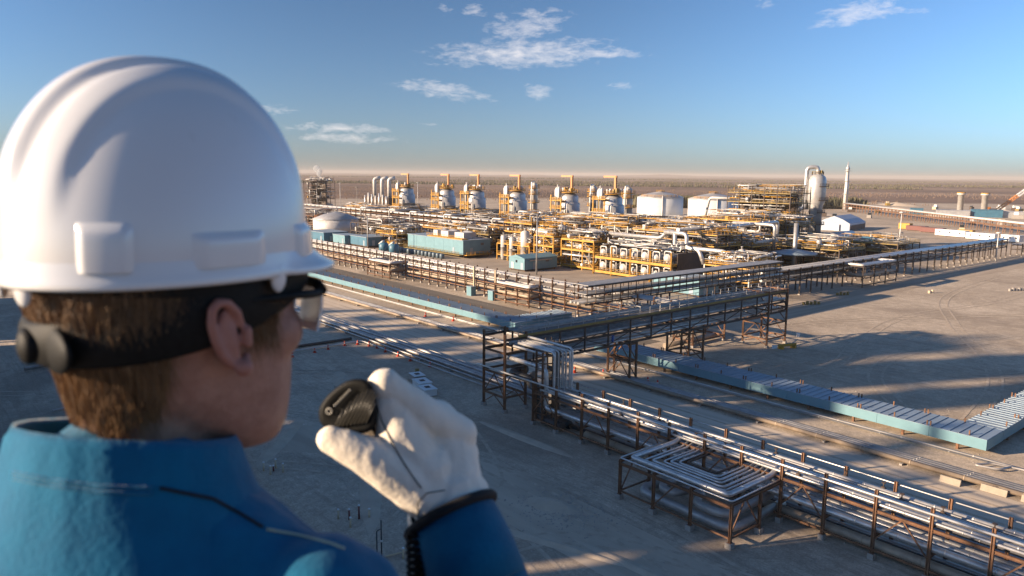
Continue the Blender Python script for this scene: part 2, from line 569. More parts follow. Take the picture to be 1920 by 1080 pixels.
# ------------------------------------------------------------------ ground
def ground_material():
    m = bpy.data.materials.new('sandy_ground')
    m.use_nodes = True
    nt = m.node_tree
    N, L = nt.nodes, nt.links
    b = N['Principled BSDF']
    b.inputs['Roughness'].default_value = 0.95
    b.inputs['Specular IOR Level'].default_value = 0.2
    g = N.new('ShaderNodeNewGeometry')

    def noise(scale, detail=6, rough=0.6, stretch=(1, 1, 1), rot=0.0, dist=0.0):
        mp = N.new('ShaderNodeMapping')
        mp.inputs['Scale'].default_value = stretch
        mp.inputs['Rotation'].default_value = (0, 0, rot)
        L.new(g.outputs['Position'], mp.inputs['Vector'])
        n = N.new('ShaderNodeTexNoise')
        n.inputs['Scale'].default_value = scale
        n.inputs['Detail'].default_value = detail
        n.inputs['Roughness'].default_value = rough
        n.inputs['Distortion'].default_value = dist
        L.new(mp.outputs[0], n.inputs['Vector'])
        return n.outputs['Fac']

    def ramp(fac, stops):
        r = N.new('ShaderNodeValToRGB')
        e = r.color_ramp.elements
        while len(e) < len(stops):
            e.new(0.5)
        for i, (p, c) in enumerate(stops):
            e[i].position = p
            e[i].color = (*c, 1)
        L.new(fac, r.inputs['Fac'])
        return r.outputs['Color']

    def mix(fac, a, bb, mode='MIX'):
        x = N.new('ShaderNodeMix')
        x.data_type = 'RGBA'
        x.blend_type = mode
        for s, v in ((x.inputs['Factor'], fac), (x.inputs['A'], a), (x.inputs['B'], bb)):
            if hasattr(v, 'links'):
                L.new(v, s)
            elif isinstance(v, tuple):
                s.default_value = (*v, 1)
            else:
                s.default_value = v
        return x.outputs['Result']

    def mth(op, a, bb, clamp=False):
        x = N.new('ShaderNodeMath')
        x.operation = op
        x.use_clamp = clamp
        for i, v in enumerate((a, bb)):
            if hasattr(v, 'links'):
                L.new(v, x.inputs[i])
            else:
                x.inputs[i].default_value = v
        return x.outputs[0]

    sand = ramp(noise(0.035, 7, 0.62), [(0.3, (0.4, 0.32, 0.24)), (0.5, (0.5, 0.406, 0.307)), (0.72, (0.59, 0.486, 0.372))])
    fine = ramp(noise(1.3, 6, 0.7), [(0.3, (0.8, 0.8, 0.8)), (0.7, (1.12, 1.12, 1.12))])
    sand = mix(1.0, sand, fine, 'MULTIPLY')
    # wheel ruts, three directions
    clod = ramp(noise(0.28, 6, 0.7, (1, 1, 1), 0.2, 1.5), [(0.34, (0.8, 0.8, 0.8)), (0.66, (1.12, 1.12, 1.12))])
    sand = mix(1.0, sand, clod, 'MULTIPLY')
    damp = ramp(noise(0.05, 5, 0.6, (1, 0.6, 1), 0.4, 0.8), [(0.5, (0, 0, 0)), (0.64, (1, 1, 1))])
    sand = mix(mth('MULTIPLY', damp, 0.5), sand, (0.215, 0.168, 0.128))
    grit = ramp(noise(4.5, 4, 0.8), [(0.35, (0.72, 0.72, 0.72)), (0.65, (1.16, 1.16, 1.16))])
    sand = mix(1.0, sand, grit, 'MULTIPLY')
    for rot, st, sc, am in ((0.0, (1, 0.05, 1), 0.7, 0.4), (0.7, (1, 0.07, 1), 0.5, 0.45), (-0.8, (1, 0.07, 1), 0.55, 0.45), (1.3, (1, 0.06, 1), 0.45, 0.4)):
        ru = ramp(noise(sc, 4, 0.65, st, rot, 2.6), [(0.52, (0, 0, 0)), (0.7, (1, 1, 1))])
        zone = ramp(noise(0.02, 2, 0.5, (1, 1, 1), rot), [(0.42, (0, 0, 0)), (0.58, (1, 1, 1))])
        sand = mix(mth('MULTIPLY', mth('MULTIPLY', ru, zone), am), sand, (0.215, 0.168, 0.128))
    # brown bush and cleared land far off
    dist = N.new('ShaderNodeVectorMath')
    dist.operation = 'DISTANCE'
    L.new(g.outputs['Position'], dist.inputs[0])
    dist.inputs[1].default_value = (520, 110, 0)
    far = mth('DIVIDE', mth('SUBTRACT', dist.outputs['Value'], 400.0), 600.0, True)
    patch = noise(0.0022, 5, 0.55, (1, 1, 1), 0.3)
    bush = ramp(noise(0.0016, 8, 0.65, (1, 1.0, 1), 0.2, 0.3),
                [(0.34, (0.1, 0.066, 0.05)), (0.46, (0.17, 0.11, 0.078)), (0.56, (0.23, 0.15, 0.105)), (0.68, (0.36, 0.27, 0.2))])
    bushf = ramp(noise(0.03, 6, 0.7), [(0.3, (0.65, 0.65, 0.65)), (0.7, (1.25, 1.25, 1.25))])
    bush = mix(1.0, bush, bushf, 'MULTIPLY')
    isb = mth('MULTIPLY', mth('SUBTRACT', mth('ADD', patch, mth('MULTIPLY', far, 0.75)), 0.78), 9.0, True)
    colr = mix(isb, sand, bush)
    L.new(colr, b.inputs['Base Color'])
    h = mth('ADD', mth('MULTIPLY', noise(0.9, 8, 0.65), 0.4), mth('MULTIPLY', noise(0.5, 4, 0.6, (1, 0.12, 1), 0.5, 2.0), 0.2))
    bp = N.new('ShaderNodeBump')
    bp.inputs['Strength'].default_value = 0.5
    bp.inputs['Distance'].default_value = 0.35
    L.new(h, bp.inputs['Height'])
    L.new(bp.outputs[0], b.inputs['Normal'])
    return m


def disc(mb, radius, n=96, z=0.0):
    rings = [0, 60, 150, 300, 600, 1200, 2500, 5000, 10000, radius]
    vs = [(0, 0, z)]
    for r in rings[1:]:
        for k in range(n):
            t = 2 * math.pi * k / n
            vs.append((r * math.cos(t), r * math.sin(t), z))
    fs = [(0, 1 + k, 1 + (k + 1) % n) for k in range(n)]
    for i in range(len(rings) - 2):
        a, b = 1 + i * n, 1 + (i + 1) * n
        for k in range(n):
            k2 = (k + 1) % n
            fs.append((a + k, b + k, b + k2, a + k2))
    mb.quads(vs, fs)
    return mb


struct('ground', disc(MB(), 22000.0), ground_material())


def mathnoise(t):
    return math.sin(t * 1.9) * 0.5 + math.sin(t * 0.83 + 1.3) * 0.5 + math.sin(t * 4.1 + 0.4) * 0.2


def sheet(name, pts, z, m):
    return struct(name, MB().quads([(x, y, z) for x, y in pts], [tuple(range(len(pts)))]), m)


GRADED = mat('graded_road', (0.46, 0.378, 0.292), 0.95, 0, (0.59, 0.49, 0.382), 0.5, (1, 0.05, 1), 0.25, 1.2, 0.2)
GREYPAD = mat('dark_grey_ground', (0.12, 0.105, 0.09), 0.95, 0, (0.17, 0.148, 0.125), 0.5, (1, 0.06, 1), 0.2, 2.0, 0.2)
PAD = mat('plant_gravel', (0.38, 0.31, 0.24), 0.95, 0, (0.29, 0.236, 0.184), 0.12, (1, 1, 1), 0.2, 1.5, 0.2)
TRACK = mat('shaded_dirt', (0.3, 0.24, 0.182), 0.95, 0, (0.42, 0.336, 0.255), 0.4, (0.06, 1, 1), 0.25, 1.2, 0.2)
sheet('road', [(73.2, -60), (84.2, -60), (84.2, 420), (73.2, 420)], 0.008, GRADED)
sheet('grey_strip', [(101.5, 90), (113.0, 90), (113.0, 420), (101.5, 420)], 0.004, GREYPAD)  # darker grey sheet between the blue duct and the far rack
sheet('plant_pad', [(124, 110), (345, 112), (345, 520), (124, 520)], 0.004, PAD)
sheet('shaded_haul_road', [(128, 84), (170, 88), (240, 90), (420, 84), (700, 60), (700, 74), (420, 96), (240, 99), (170, 97), (128, 94)], 0.008, TRACK)  # dirt road sheet, its colour darkened for the shade lying on it
sheet('site_track', [(10, 108), (30, 96), (44, 80), (50, 62), (50, 20), (56, -30), (47, -30), (42, 20), (41, 60), (36, 76), (24, 90), (6, 100)], 0.008,
      mat('rutted_track', (0.39, 0.315, 0.238), 0.95, 0, (0.51, 0.415, 0.315), 0.35, (1, 0.2, 1), 0.3, 1.2, 0.2))

# low swells of land along the skyline
hv_, hf_ = [], []
for i in range(181):
    a = R(50.2) + R(100.0) * (i / 180 - 0.5)
    hgt = 8 + 30 * max(0.0, mathnoise(i * 0.11)) + 14 * max(0.0, mathnoise(i * 0.37 + 5))
    for r_, z_ in ((13500, -0.5), (14800, hgt * 0.8), (16000, hgt), (18500, -0.5)):
        hv_.append((r_ * math.cos(a), r_ * math.sin(a), z_))
for i in range(180):
    for j in range(3):
        q = i * 4 + j
        hf_.append((q, q + 4, q + 5, q + 1))
struct('hills', MB().quads(hv_, hf_, True), mat('brown_hills', (0.13, 0.088, 0.064), 1.0, 0, (0.2, 0.14, 0.1), 0.0012))

# low berms left by the graders, and the dark stockpile by the tent
def mound(name, c, sx, sy, h, rz, m, seed, n=28, label=None):
    rr = random.Random(seed)
    ph = [rr.uniform(0, 6.28) for _ in range(6)]
    vs, fs = [], []
    for j in range(n + 1):
        for i in range(n + 1):
            u, v = i / n * 2 - 1, j / n * 2 - 1
            d = math.sqrt(u * u + v * v)
            k = max(0.0, 1 - d) ** 0.9
            z = h * k * (1 + 0.25 * math.sin(5 * u + ph[0]) * math.sin(4 * v + ph[1]) + 0.12 * math.sin(13 * u + ph[2]) * math.sin(11 * v + ph[3]))
            x, y = u * sx, v * sy
            vs.append((c[0] + x * math.cos(rz) - y * math.sin(rz), c[1] + x * math.sin(rz) + y * math.cos(rz), z - 0.03))
    for j in range(n):
        for i in range(n):
            a = j * (n + 1) + i
            fs.append((a, a + 1, a + n + 2, a + n + 1))
    return struct(name, MB().quads(vs, fs, True), m)


SOIL = mat('dark_soil', (0.24, 0.19, 0.145), 0.95, 0, (0.36, 0.285, 0.215), 0.4, (1, 1, 1), 0.3, 2, 0.2)
SANDM = mat('sand_pile', (0.5, 0.41, 0.312), 0.95, 0, (0.42, 0.342, 0.26), 0.5, (1, 1, 1), 0.3, 2, 0.2)
mound('berm', (352, 172, 0), 26, 14, 6.0, 0.6, SOIL, 1)
mound('berm', (47, 88, 0), 2.2, 16, 0.7, -0.25, SOIL, 2)
mound('berm', (44, 70, 0), 1.8, 10, 0.5, -0.1, SOIL, 3)
mound('berm', (69.5, 28, 0), 1.6, 3.0, 0.9, 0.1, SANDM, 4)
mound('berm', (64, 45, 0), 1.2, 3.0, 0.6, 0.1, SANDM, 5)
for i, (x, y, sx, sy, h, a) in enumerate(((36, 66, 1.2, 12, 0.45, -0.5), (40, 58, 0.9, 14, 0.35, -0.2), (47, 50, 1.6, 3, 0.6, 0.3), (45, 33, 0.8, 12, 0.3, 0.1), (34, 84, 1.2, 9, 0.5, -0.7), (51, 102, 1.4, 7, 0.5, -0.4), (57, 66, 0.9, 9, 0.3, 0.05), (42, 44, 0.7, 9, 0.25, 0.35), (38, 30, 0.8, 10, 0.3, 0.2)   )):
    mound('berm', (x, y, 0), sx, sy, h, a, SANDM, 40 + i, 18)
for i, (x, y, s) in enumerate(((620, 330, 30), (680, 250, 26), (760, 320, 34), (820, 250, 28), (560, 300, 22), (900, 380, 40), (840, 190, 36))):
    mound('berm', (x, y, 0), s, s * 0.4, s * 0.1, 0.9, SANDM, 20 + i, 16)

TYRE = mat('tyre_pressed_soil', (0.36, 0.288, 0.216), 0.95, 0, (0.5, 0.405, 0.306), 0.9, (1, 1, 1), 0.4, 6, 0.2)


def tyre_track(pts, gauge=2.0, w=0.42):
    P_ = [Vector((x, y, 0)) for x, y in pts]
    sm = []
    for i in range(len(P_) - 1):
        a, b, c, d = P_[max(0, i - 1)], P_[i], P_[i + 1], P_[min(len(P_) - 1, i + 2)]
        for k in range(10):
            t = k / 10
            sm.append(0.5 * ((2 * b) + (c - a) * t + (2 * a - 5 * b + 4 * c - d) * t * t + (3 * b - a - 3 * c + d) * t ** 3))
    mb = MB()
    for side in (-1, 1):
        vs, fs = [], []
        for i, q in enumerate(sm):
            dr = (sm[min(i + 1, len(sm) - 1)] - sm[max(i - 1, 0)]).normalized()
            nn = Vector((-dr.y, dr.x, 0))
            ww = w * (0.75 + 0.4 * abs(math.sin(i * 1.7 + side)))
            c = q + nn * (side * gauge / 2)
            z = 0.014 + 0.002 * len(TT)
            vs += [(c - nn * ww / 2) + ZV * z, (c + nn * ww / 2) + ZV * z]
        fs = [(2 * i, 2 * i + 1, 2 * i + 3, 2 * i + 2) for i in range(len(sm) - 1)]
        mb.quads(vs, fs)
    TT.append(1)
    return struct('tyre_tracks', mb, TYRE)


TT = []
ZV = Vector((0, 0, 1))
for path in ([(8, 128), (26, 112), (40, 92), (47, 72), (48, 50), (46, 28), (40, 8)], [(12, 120), (30, 104), (43, 84), (49, 66), (52, 50), (50, 30)], [(20, 60), (32, 66), (42, 78), (46, 96), (44, 116)],
             [(24, 40), (34, 46), (44, 44), (50, 30), (52, 10)], [(26, 52), (36, 60), (46, 58), (58, 84)], [(30, 30), (38, 40), (40, 56), (34, 72), (22, 84)],
             [(76, -20), (76.6, 60), (76.2, 150), (76.8, 260)], [(80.6, -20), (80.2, 70), (80.9, 160), (80.4, 260)],
             [(104, 40), (120, 52), (140, 56), (165, 50), (200, 44), (260, 50)], [(104, 62), (122, 60), (144, 66), (180, 72), (230, 66), (300, 72)], [(108, 34), (130, 38), (150, 46), (180, 62), (220, 78), (280, 84)],
             [(112, 70), (124, 58), (134, 42), (150, 36), (190, 36), (240, 44)], [(130, 86), (160, 80), (200, 58), (230, 40)], [(56, 104), (48, 112), (36, 118), (20, 118)]):
    tyre_track(path)
# ------------------------------------------------------------------ near pipe rack
NR_Y = [83.9 - 4.38 * 0] + [79.5, 74.9, 69.1, 64.8, 60.3, 56.0, 51.6, 47.3, 42.8, 38.5, 34.2, 30.0, 25.6, 21.2, 16.9, 12.5, 8.1, 3.7, -0.7, -5.1, -9.5]
NR_Y = NR_Y[1:]
NEAR = 'pipes on the near rack'
near_rack = rack('pipe_rack', 'long brown steel pipe rack crossing the lower right foreground', 'y', NR_Y[2:], 61.3, 65.0, [4.55, 2.0], 6.15, 5.9, STEEL,
     0.26, 0.5, 2, None, False, [4.55], True, True)
tw = Thing('rack_end_tower', 'tall brown steel tower where the high bridge meets the near rack', 'steel tower', (61.3, 79.5, 0))
for y in (79.5, 74.9):
    for x in (61.3, 65.0):
        tw.inst('post', 10.8, post_fn(10.8, 0.28, 0.5), STEEL, (x, y, 0))
        tw.inst('footing', 0.5, ped_fn(0.5, 0.6), CONCRETE, (x, y, 0))
    for z in (2.1, 5.2, 8.2):
        tw.inst('cross_beam', 'x', lambda mb: mb.hbeam((0.14, 0, 0), (3.56, 0, 0), 0.22, 0.26), STEEL, (61.3, y, z))
for x in (61.3, 65.0):
    for z in (2.1, 5.2, 8.2):
        tw.inst('long_beam', 'y', lambda mb: mb.hbeam((0, -0.14, 0), (0, -4.46, 0), 0.22, 0.26), STEEL, (x, 79.5, z))
    for z0, z1 in ((0.7, 2.0), (2.3, 5.0)):
        for a, b in ((79.3, 77.2), (75.1, 77.2)):
            tw.add('brace', MB().beam((x, a, z0), (x, b, z1), 0.09, 0.12), STEEL)
for k, z in enumerate((10.4, 9.9, 9.3)):
    tw.add('bracket', MB().box((62.3, 79.4, z), (1.6, 0.14, 0.12)), STEEL)

ordn = ['foremost', 'second', 'third', 'fourth', 'fifth', 'sixth', 'seventh', 'eighth', 'ninth', 'tenth']
for i, (dx, r, z) in enumerate(((0.25, 0.13, 4.85), (0.75, 0.15, 4.87), (1.2, 0.1, 4.82), (1.6, 0.19, 4.92), (2.15, 0.16, 4.88), (2.55, 0.08, 4.8), (2.9, 0.13, 4.85), (3.35, 0.17, 4.9))):
    y1 = 68.0 - i * 0.35
    pts = [(61.3 + dx, -14, z), (61.3 + dx, y1, z)]
    if i % 2 == 1:
        pts.append((61.3 + dx, y1, 9.2 + 0.15 * i))
        pts.append((61.3 + dx, 74.0, 9.2 + 0.15 * i))
    pipe('%s pipe on the near rack upper deck, %s from the front' % ('dull grey' if i in (2, 5, 6) else 'silver', ordn[i]), pts, r, SILVER2 if i in (2, 5, 6) else SILVER, NEAR, 10, 0.5, (4.4, 3.1, 6.2, 5.2, 3.7, 7.4, 4.9, 2.9)[i])
pipe('smooth silver rail pipe clipped along the post tops of the near rack', [(61.0, -14, 5.75), (61.0, 80.6, 5.75)], 0.115, SILVER, NEAR, 10, 0.5)
pipe('slim silver pipe along the back post tops of the near rack', [(65.25, -14, 5.6), (65.25, 70, 5.6)], 0.07, SILVER, NEAR, 8)
pipe('thick silver pipe on the lower deck of the near rack', [(62.0, -14, 2.5), (62.0, 66.4, 2.5), (62.0, 67.4, 2.5), (62.0, 67.4, 7.6), (62.0, 76.9, 7.6)], 0.3, SILVER, NEAR, 14, 0.9, 3.6)
for i, (x, r, z) in enumerate(((62.9, 0.16, 2.32), (63.4, 0.2, 2.36), (63.95, 0.14, 2.3), (64.4, 0.2, 2.36))):
    pipe('%s pipe on the lower deck of the near rack, %s behind the thick one' % (('dull silver', 'grey', 'slim silver', 'dull grey')[i], ('first', 'second', 'third', 'fourth')[i]),
         [(x, -14, z), (x, 66, z)], r, (SILVER2, SILVER, SILVER, SILVER2)[i], NEAR, 8, 0.5, 6.0)
pipe('fat tan pipe lying low under the near rack', [(62.3, -14, 0.85), (62.3, 60.5, 0.85)], 0.46, TAN, NEAR, 14, 0.5, 4.8)
pipe('black pipe lying on the sand under the near rack', [(63.6, -14, 0.6), (63.6, 66.5, 0.6)], 0.3, BLACKP, NEAR, 10, 0.5, 4.8)
pipe('dark pipe under the near rack, nearest its back posts', [(64.5, -14, 0.5), (64.5, 66.0, 0.5)], 0.25, GPIPE, NEAR, 10, 0.5, 4.8)
rv = random.Random(21)
for k in range(16):
    x, y = 61.5 + rv.choice((0.25, 0.75, 1.6, 2.15, 3.35)), 14 + k * 3.3 + rv.uniform(-1, 1)
    t = Thing('pipe_valve', 'small dark valve on the near rack pipes, %s from the right edge' % ('first second third fourth fifth sixth seventh eighth ninth tenth eleventh twelfth thirteenth fourteenth fifteenth sixteenth'.split()[k]), 'valve', (x, y, 5.0), 'valves on the near rack')
    t.inst('body', 'v', lambda mb: mb.lathe([(0.16, -0.2), (0.22, -0.1), (0.22, 0.1), (0.16, 0.2)], (0, 0, 0), 10, 'y'), DARK, (x, y, 4.95))
    t.inst('stem', 'v', lambda mb: mb.lathe([(0.05, 0), (0.05, 0.5)], (0, 0, 0), 6), DARK, (x, y, 5.05))
    t.inst('handwheel', 'v', lambda mb: mb.lathe([(0.2, 0), (0.2, 0.05)], (0, 0, 0), 10), DARK, (x, y, 5.5))
for y in NR_Y[2:]:
    for dx in (0.25, 0.75, 1.2, 1.6, 2.15, 2.9, 3.35):
        near_rack.inst('saddle', 's', lambda mb: mb.box((0, 0, 0), (0.34, 0.22, 0.2)), DARK, (61.3 + dx, y, 4.74))
# black elbows behind the end tower
pipe('big black elbow pipe rising at the near rack end, closest to the tower', [(63.4, 64.5, 0.75), (63.4, 70.8, 0.75), (63.4, 70.8, 5.0), (63.4, 76.5, 5.0), (66.5, 76.5, 5.0)], 0.55, BLACKP, None, 14, 1.6)
pipe('big black elbow pipe rising at the near rack end, closest to the riser', [(62.2, 64.5, 0.75), (62.2, 69.4, 0.75), (62.2, 69.4, 4.4), (63.6, 72.6, 4.4), (66.8, 75.2, 4.4)], 0.5, BLACKP, None, 14, 1.4)
# riser frame: ladder and vertical pipes
rs = Thing('pipe_riser', 'ladder-like steel frame with vertical pipes beside the black elbows', 'pipe riser', (62.6, 68.6, 0))
for x, y in ((61.6, 68.9), (62.9, 68.3), (61.6, 67.7), (62.9, 67.2)):
    rs.inst('post', 9.6, post_fn(9.7, 0.2, 0.5), STEEL, (x, y, 0))
for k in range(9):
    rs.inst('rung', 'r', lambda mb: mb.beam((0, 0, 0), (1.3, -0.55, 0), 0.12, 0.14), STEEL, (61.6, 67.7, 1.6 + k * 0.95))
    rs.inst('side_rung', 'r', lambda mb: mb.beam((0, 0, 0), (0, 1.15, 0), 0.1, 0.12), STEEL, (61.6, 67.7, 1.6 + k * 0.95))
for k in range(5):
    rs.add('riser_pipe', MB().tube(elbow([(63.3 + 0.42 * k, 66.9 - 0.25 * k, 4.9), (63.3 + 0.42 * k, 67.3 - 0.25 * k, 4.9), (63.3 + 0.42 * k, 67.3 - 0.25 * k, 9.75), (63.3 + 0.42 * k, 74.6, 9.75)], 0.4), (0.14, 0.12, 0.1, 0.13, 0.11)[k], 8), SILVER)
sh = Thing('cable_riser', 'dark steel box column carrying cables up to the bridge', 'steel column', (66.8, 71.5, 0))
sh.add('casing', MB().box((66.8, 71.5, 5.0), (1.0, 1.5, 9.6)), GRAT)
for dx, dy in ((-0.56, -0.8), (0.56, -0.8), (-0.56, 0.8), (0.56, 0.8)):
    sh.add('corner_post', MB().beam((66.8 + dx, 71.5 + dy, 0), (66.8 + dx, 71.5 + dy, 10.2), 0.16, 0.16), DARK)

# ------------------------------------------------------------------ expansion loop table on the near rack
lt = Thing('loop_table', 'square steel table holding nested silver pipe loops beside the near rack', 'pipe support', (53.4, 34.2, 0))
LY = [47.0, 42.75, 38.45, 34.2]
for y in LY:
    lt.inst('post', 4.1, post_fn(4.1, 0.25, 0.5), STEEL, (53.4, y, 0))
    lt.inst('footing', 0.5, ped_fn(0.5, 0.5), CONCRETE, (53.4, y, 0))
for x, y in ((57.9, 34.2), (57.9, 47.0)):
    lt.inst('post', 4.1, post_fn(4.1, 0.25, 0.5), STEEL, (x, y, 0))
    lt.inst('footing', 0.5, ped_fn(0.5, 0.5), CONCRETE, (x, y, 0))
for y in LY:
    lt.inst('cross_beam', 'l', lambda mb: mb.hbeam((0.14, 0, 0), (7.7, 0, 0), 0.2, 0.26), STEEL, (53.4, y, 3.95))
lt.add('edge_beam', MB().hbeam((53.4, 34.0, 3.68), (53.4, 47.2, 3.68), 0.2, 0.26), STEEL)
lt.add('ground_beam', MB().beam((53.4, 34.3, 0.85), (53.4, 46.9, 0.85), 0.12, 0.16), STEEL)
lt.add('ground_beam', MB().beam((53.5, 34.2, 0.85), (57.8, 34.2, 0.85), 0.12, 0.16), STEEL)
lt.add('ground_beam', MB().beam((53.5, 47.0, 0.85), (57.8, 47.0, 0.85), 0.12, 0.16), STEEL)
for p, q in (((53.5, 34.3, 1.0), (55.4, 34.3, 3.7)), ((57.8, 34.3, 1.0), (55.8, 34.3, 3.7)), ((53.5, 46.9, 1.0), (55.3, 46.9, 3.7)), ((53.4, 42.6, 1.0), (53.4, 40.4, 3.5))):
    lt.add('brace', MB().beam(p, q, 0.1, 0.12), STEEL)
for i in range(7):
    k = i
    x0 = 54.15 + (0, 0.75, 1.25, 1.95, 2.4, 2.95, 3.5)[i]
    ya = 46.2 - (0, 0.95, 1.5, 2.3, 2.8, 3.4, 4.0)[i]
    yb = 35.1 + (0, 0.9, 1.4, 2.1, 2.55, 3.1, 3.7)[i]
    r = (0.27, 0.11, 0.13, 0.1, 0.13, 0.1, 0.12)[i]
    z = 4.1 + r
    dx = (0.9, 1.2, 1.6, 2.15, 2.55, 2.9, 3.3)[i]
    pipe('U-shaped %s pipe on the loop table, %s from its outer edge' % ('thick silver' if i == 0 else ('dark brown' if i == 6 else 'silver'), ordn[i].replace('foremost', 'first')),
         [(61.3 + dx, ya, z + 0.5), (61.0, ya, z), (x0, ya, z), (x0, yb, z), (61.0, yb, z), (61.3 + dx, yb, z + 0.5)], r,
         SILVER if i != 6 else DARK, 'nested loops on the loop table', 12, 0.45, 5.0 if i else 3.4)
pipe('slim edge pipe round the rim of the loop table', [(61.0, 47.2, 4.2), (53.55, 47.2, 4.2), (53.55, 34.3, 4.2), (61.0, 34.3, 4.2)], 0.09, SILVER, None, 8, 0.3)
pipe('fat grey looped pipe under the table, upper one', [(62.3, 43.6, 1.9), (55.4, 43.6, 1.9), (55.0, 41.8, 1.9), (57.6, 41.2, 1.9), (57.2, 39.8, 1.9), (55.0, 39.2, 1.9), (55.0, 35.8, 1.9), (62.3, 35.8, 1.9)], 0.4, GPIPE, None, 14, 1.3)
pipe('fat grey looped pipe under the table, lower one', [(63.5, 45.8, 0.85), (54.9, 45.8, 0.85), (54.9, 35.2, 0.85), (63.5, 35.2, 0.85)], 0.45, SILVER2, None, 14, 1.5)

# ------------------------------------------------------------------ high bridge across the road
bx0, bx1, by0, by1 = 66.5, 131.5, 75.0, 79.6
br = Thing('pipe_bridge', 'high brown steel bridge with handrail crossing the road', 'pipe bridge', (66.5, 75.0, 0))
xs = [66.5 + 5.0 * k for k in range(14)]
for y in (by0, by1):
    for z, n in ((6.3, 'bottom_chord'), (8.1, 'middle_chord'), (10.0, 'top_chord')):
        br.add(n, MB().hbeam((61.5, y, z), (bx1, y, z), 0.26, 0.3), DARK)
    for x in xs:
        br.inst('upright', 'u', lambda mb: mb.hbeam((0, 0, 6.46), (0, 0, 9.84), 0.2, 0.2), DARK, (x, y, 0))
    for i, x in enumerate(xs[:-1]):
        a, b = (6.5, 8.0) if i % 2 else (8.0, 6.5)
        br.inst('brace', i % 2, lambda mb: mb.beam((0, 0, a), (5.0, 0, b), 0.08, 0.12), DARK, (x, y + (0.13 if y == by0 else -0.13), 0))
for x in xs:
    for z in (6.3, 8.1, 9.97):
        br.inst('cross_beam', 'c', lambda mb: mb.hbeam((0, 0.14, 0), (0, 4.46, 0), 0.18, 0.22), DARK, (x, by0, z))
br.add('walkway', MB().box((98.5, 76.2, 10.22), (66, 1.3, 0.06)), GRAT)
br.add('cable_tray', MB().box((98.5, 78.4, 10.24), (66, 1.6, 0.1)).box((98.5, 77.55, 10.35), (66, 0.05, 0.3)).box((98.5, 79.25, 10.35), (66, 0.05, 0.3)), SILVER2)
br.add('kick_plate', MB().box((97.5, 74.8, 10.32), (68, 0.06, 0.34)), YELLOWD)
for y in (75.4, 79.55):
    mb = MB()
    handrail(mb, [(64, y, 10.2), (131.5, y, 10.2)], 1.15, 2.5, 0.035)
    br.add('handrail', mb, SILVER2)
for i, x in enumerate(range(66, 131, 5)):
    br.inst('tray_post', 't', lambda mb: mb.beam((0, 0, 0), (0, 0, 0.9), 0.12, 0.12).box((0, 0.35, 0.95), (0.2, 0.9, 0.1)), SILVER2, (x, 77.0, 10.2))
for i, (y, r, z) in enumerate(((75.6, 0.22, 6.7), (76.3, 0.16, 6.65), (76.9, 0.3, 6.8), (77.8, 0.2, 6.7), (78.6, 0.26, 6.75))):
    pipe('silver pipe on the bridge lower deck, %s from the near side' % ordn[i].replace('foremost', 'first'), [(64, y, z), (132, y, z)], r, SILVER, 'pipes inside the high bridge', 10, 0.5, 6.0)
for i, (y, r, z) in enumerate(((75.6, 0.28, 8.55), (76.5, 0.2, 8.48), (77.3, 0.24, 8.5), (78.3, 0.3, 8.55))):
    pipe('grey pipe on the bridge upper deck, %s from the near side' % ordn[i].replace('foremost', 'first'), [(65, y, z), (132, y, z)], r, SILVER2, 'pipes inside the high bridge', 10, 0.5, 5.0)
vb = Thing('valve', 'small blue valve inside the high bridge near its left end', 'valve', (82.2, 74.9, 8.2))
vb.add('body', MB().lathe([(0.16, 0), (0.22, 0.25), (0.22, 0.7), (0.12, 0.95)], (82.2, 74.72, 7.0), 10), BLUE)
vb.add('wheel', MB().lathe([(0.3, 0), (0.3, 0.06)], (82.2, 74.72, 7.95), 12), BLUE)


def bent(label, x0, x1, y0, y1, h, zs):
    t = Thing('bridge_tower', label, 'steel tower', (x0, y0, 0), 'braced towers carrying the high bridge')
    for x in (x0, x1):
        for y in (y0, y1):
            t.inst('post', h, post_fn(h, 0.28, 0.4), STEEL, (x, y, 0))
            t.inst('footing', 0.4, ped_fn(0.4, 0.6), CONCRETE, (x, y, 0))
    for z in zs:
        for y in (y0, y1):
            t.add('girt', MB().hbeam((x0, y, z), (x1, y, z), 0.2, 0.24), STEEL)
        for x in (x0, x1):
            t.add('girt', MB().hbeam((x, y0, z - 0.02), (x, y1, z - 0.02), 0.2, 0.24), STEEL)
    zz = [0.5] + list(zs)
    for a, b in zip(zz[:-1], zz[1:]):
        for x in (x0, x1):
            ym = (y0 + y1) / 2
            t.add('brace', MB().beam((x, y0, a), (x, ym, b), 0.1, 0.14), STEEL)
            t.add('brace', MB().beam((x, y1, a), (x, ym, b), 0.1, 0.14), STEEL)
    return t


bent('slim dark tower carrying the bridge over the road, second from the left', 86.6, 88.1, 75.0, 79.6, 6.15, (3.2, 5.9))
bent('braced tower with a lit base frame just behind the blue duct', 101.5, 105.5, 75.0, 79.6, 6.15, (1.9, 5.6))
et = bent('wide braced tower at the far right end of the high bridge', 124.6, 131.0, 74.4, 79.6, 10.8, (1.6, 4.4, 7.2, 10.6))
et2 = bent('low square steel frame behind the far end tower of the bridge', 113.5, 123.5, 83.0, 87.5, 3.9, (1.2, 3.6))
pipe('fat dusty pipe lying inside the low square frame', [(108, 85.2, 0.8), (124.5, 85.2, 0.8)], 0.5, TAN, None, 12)

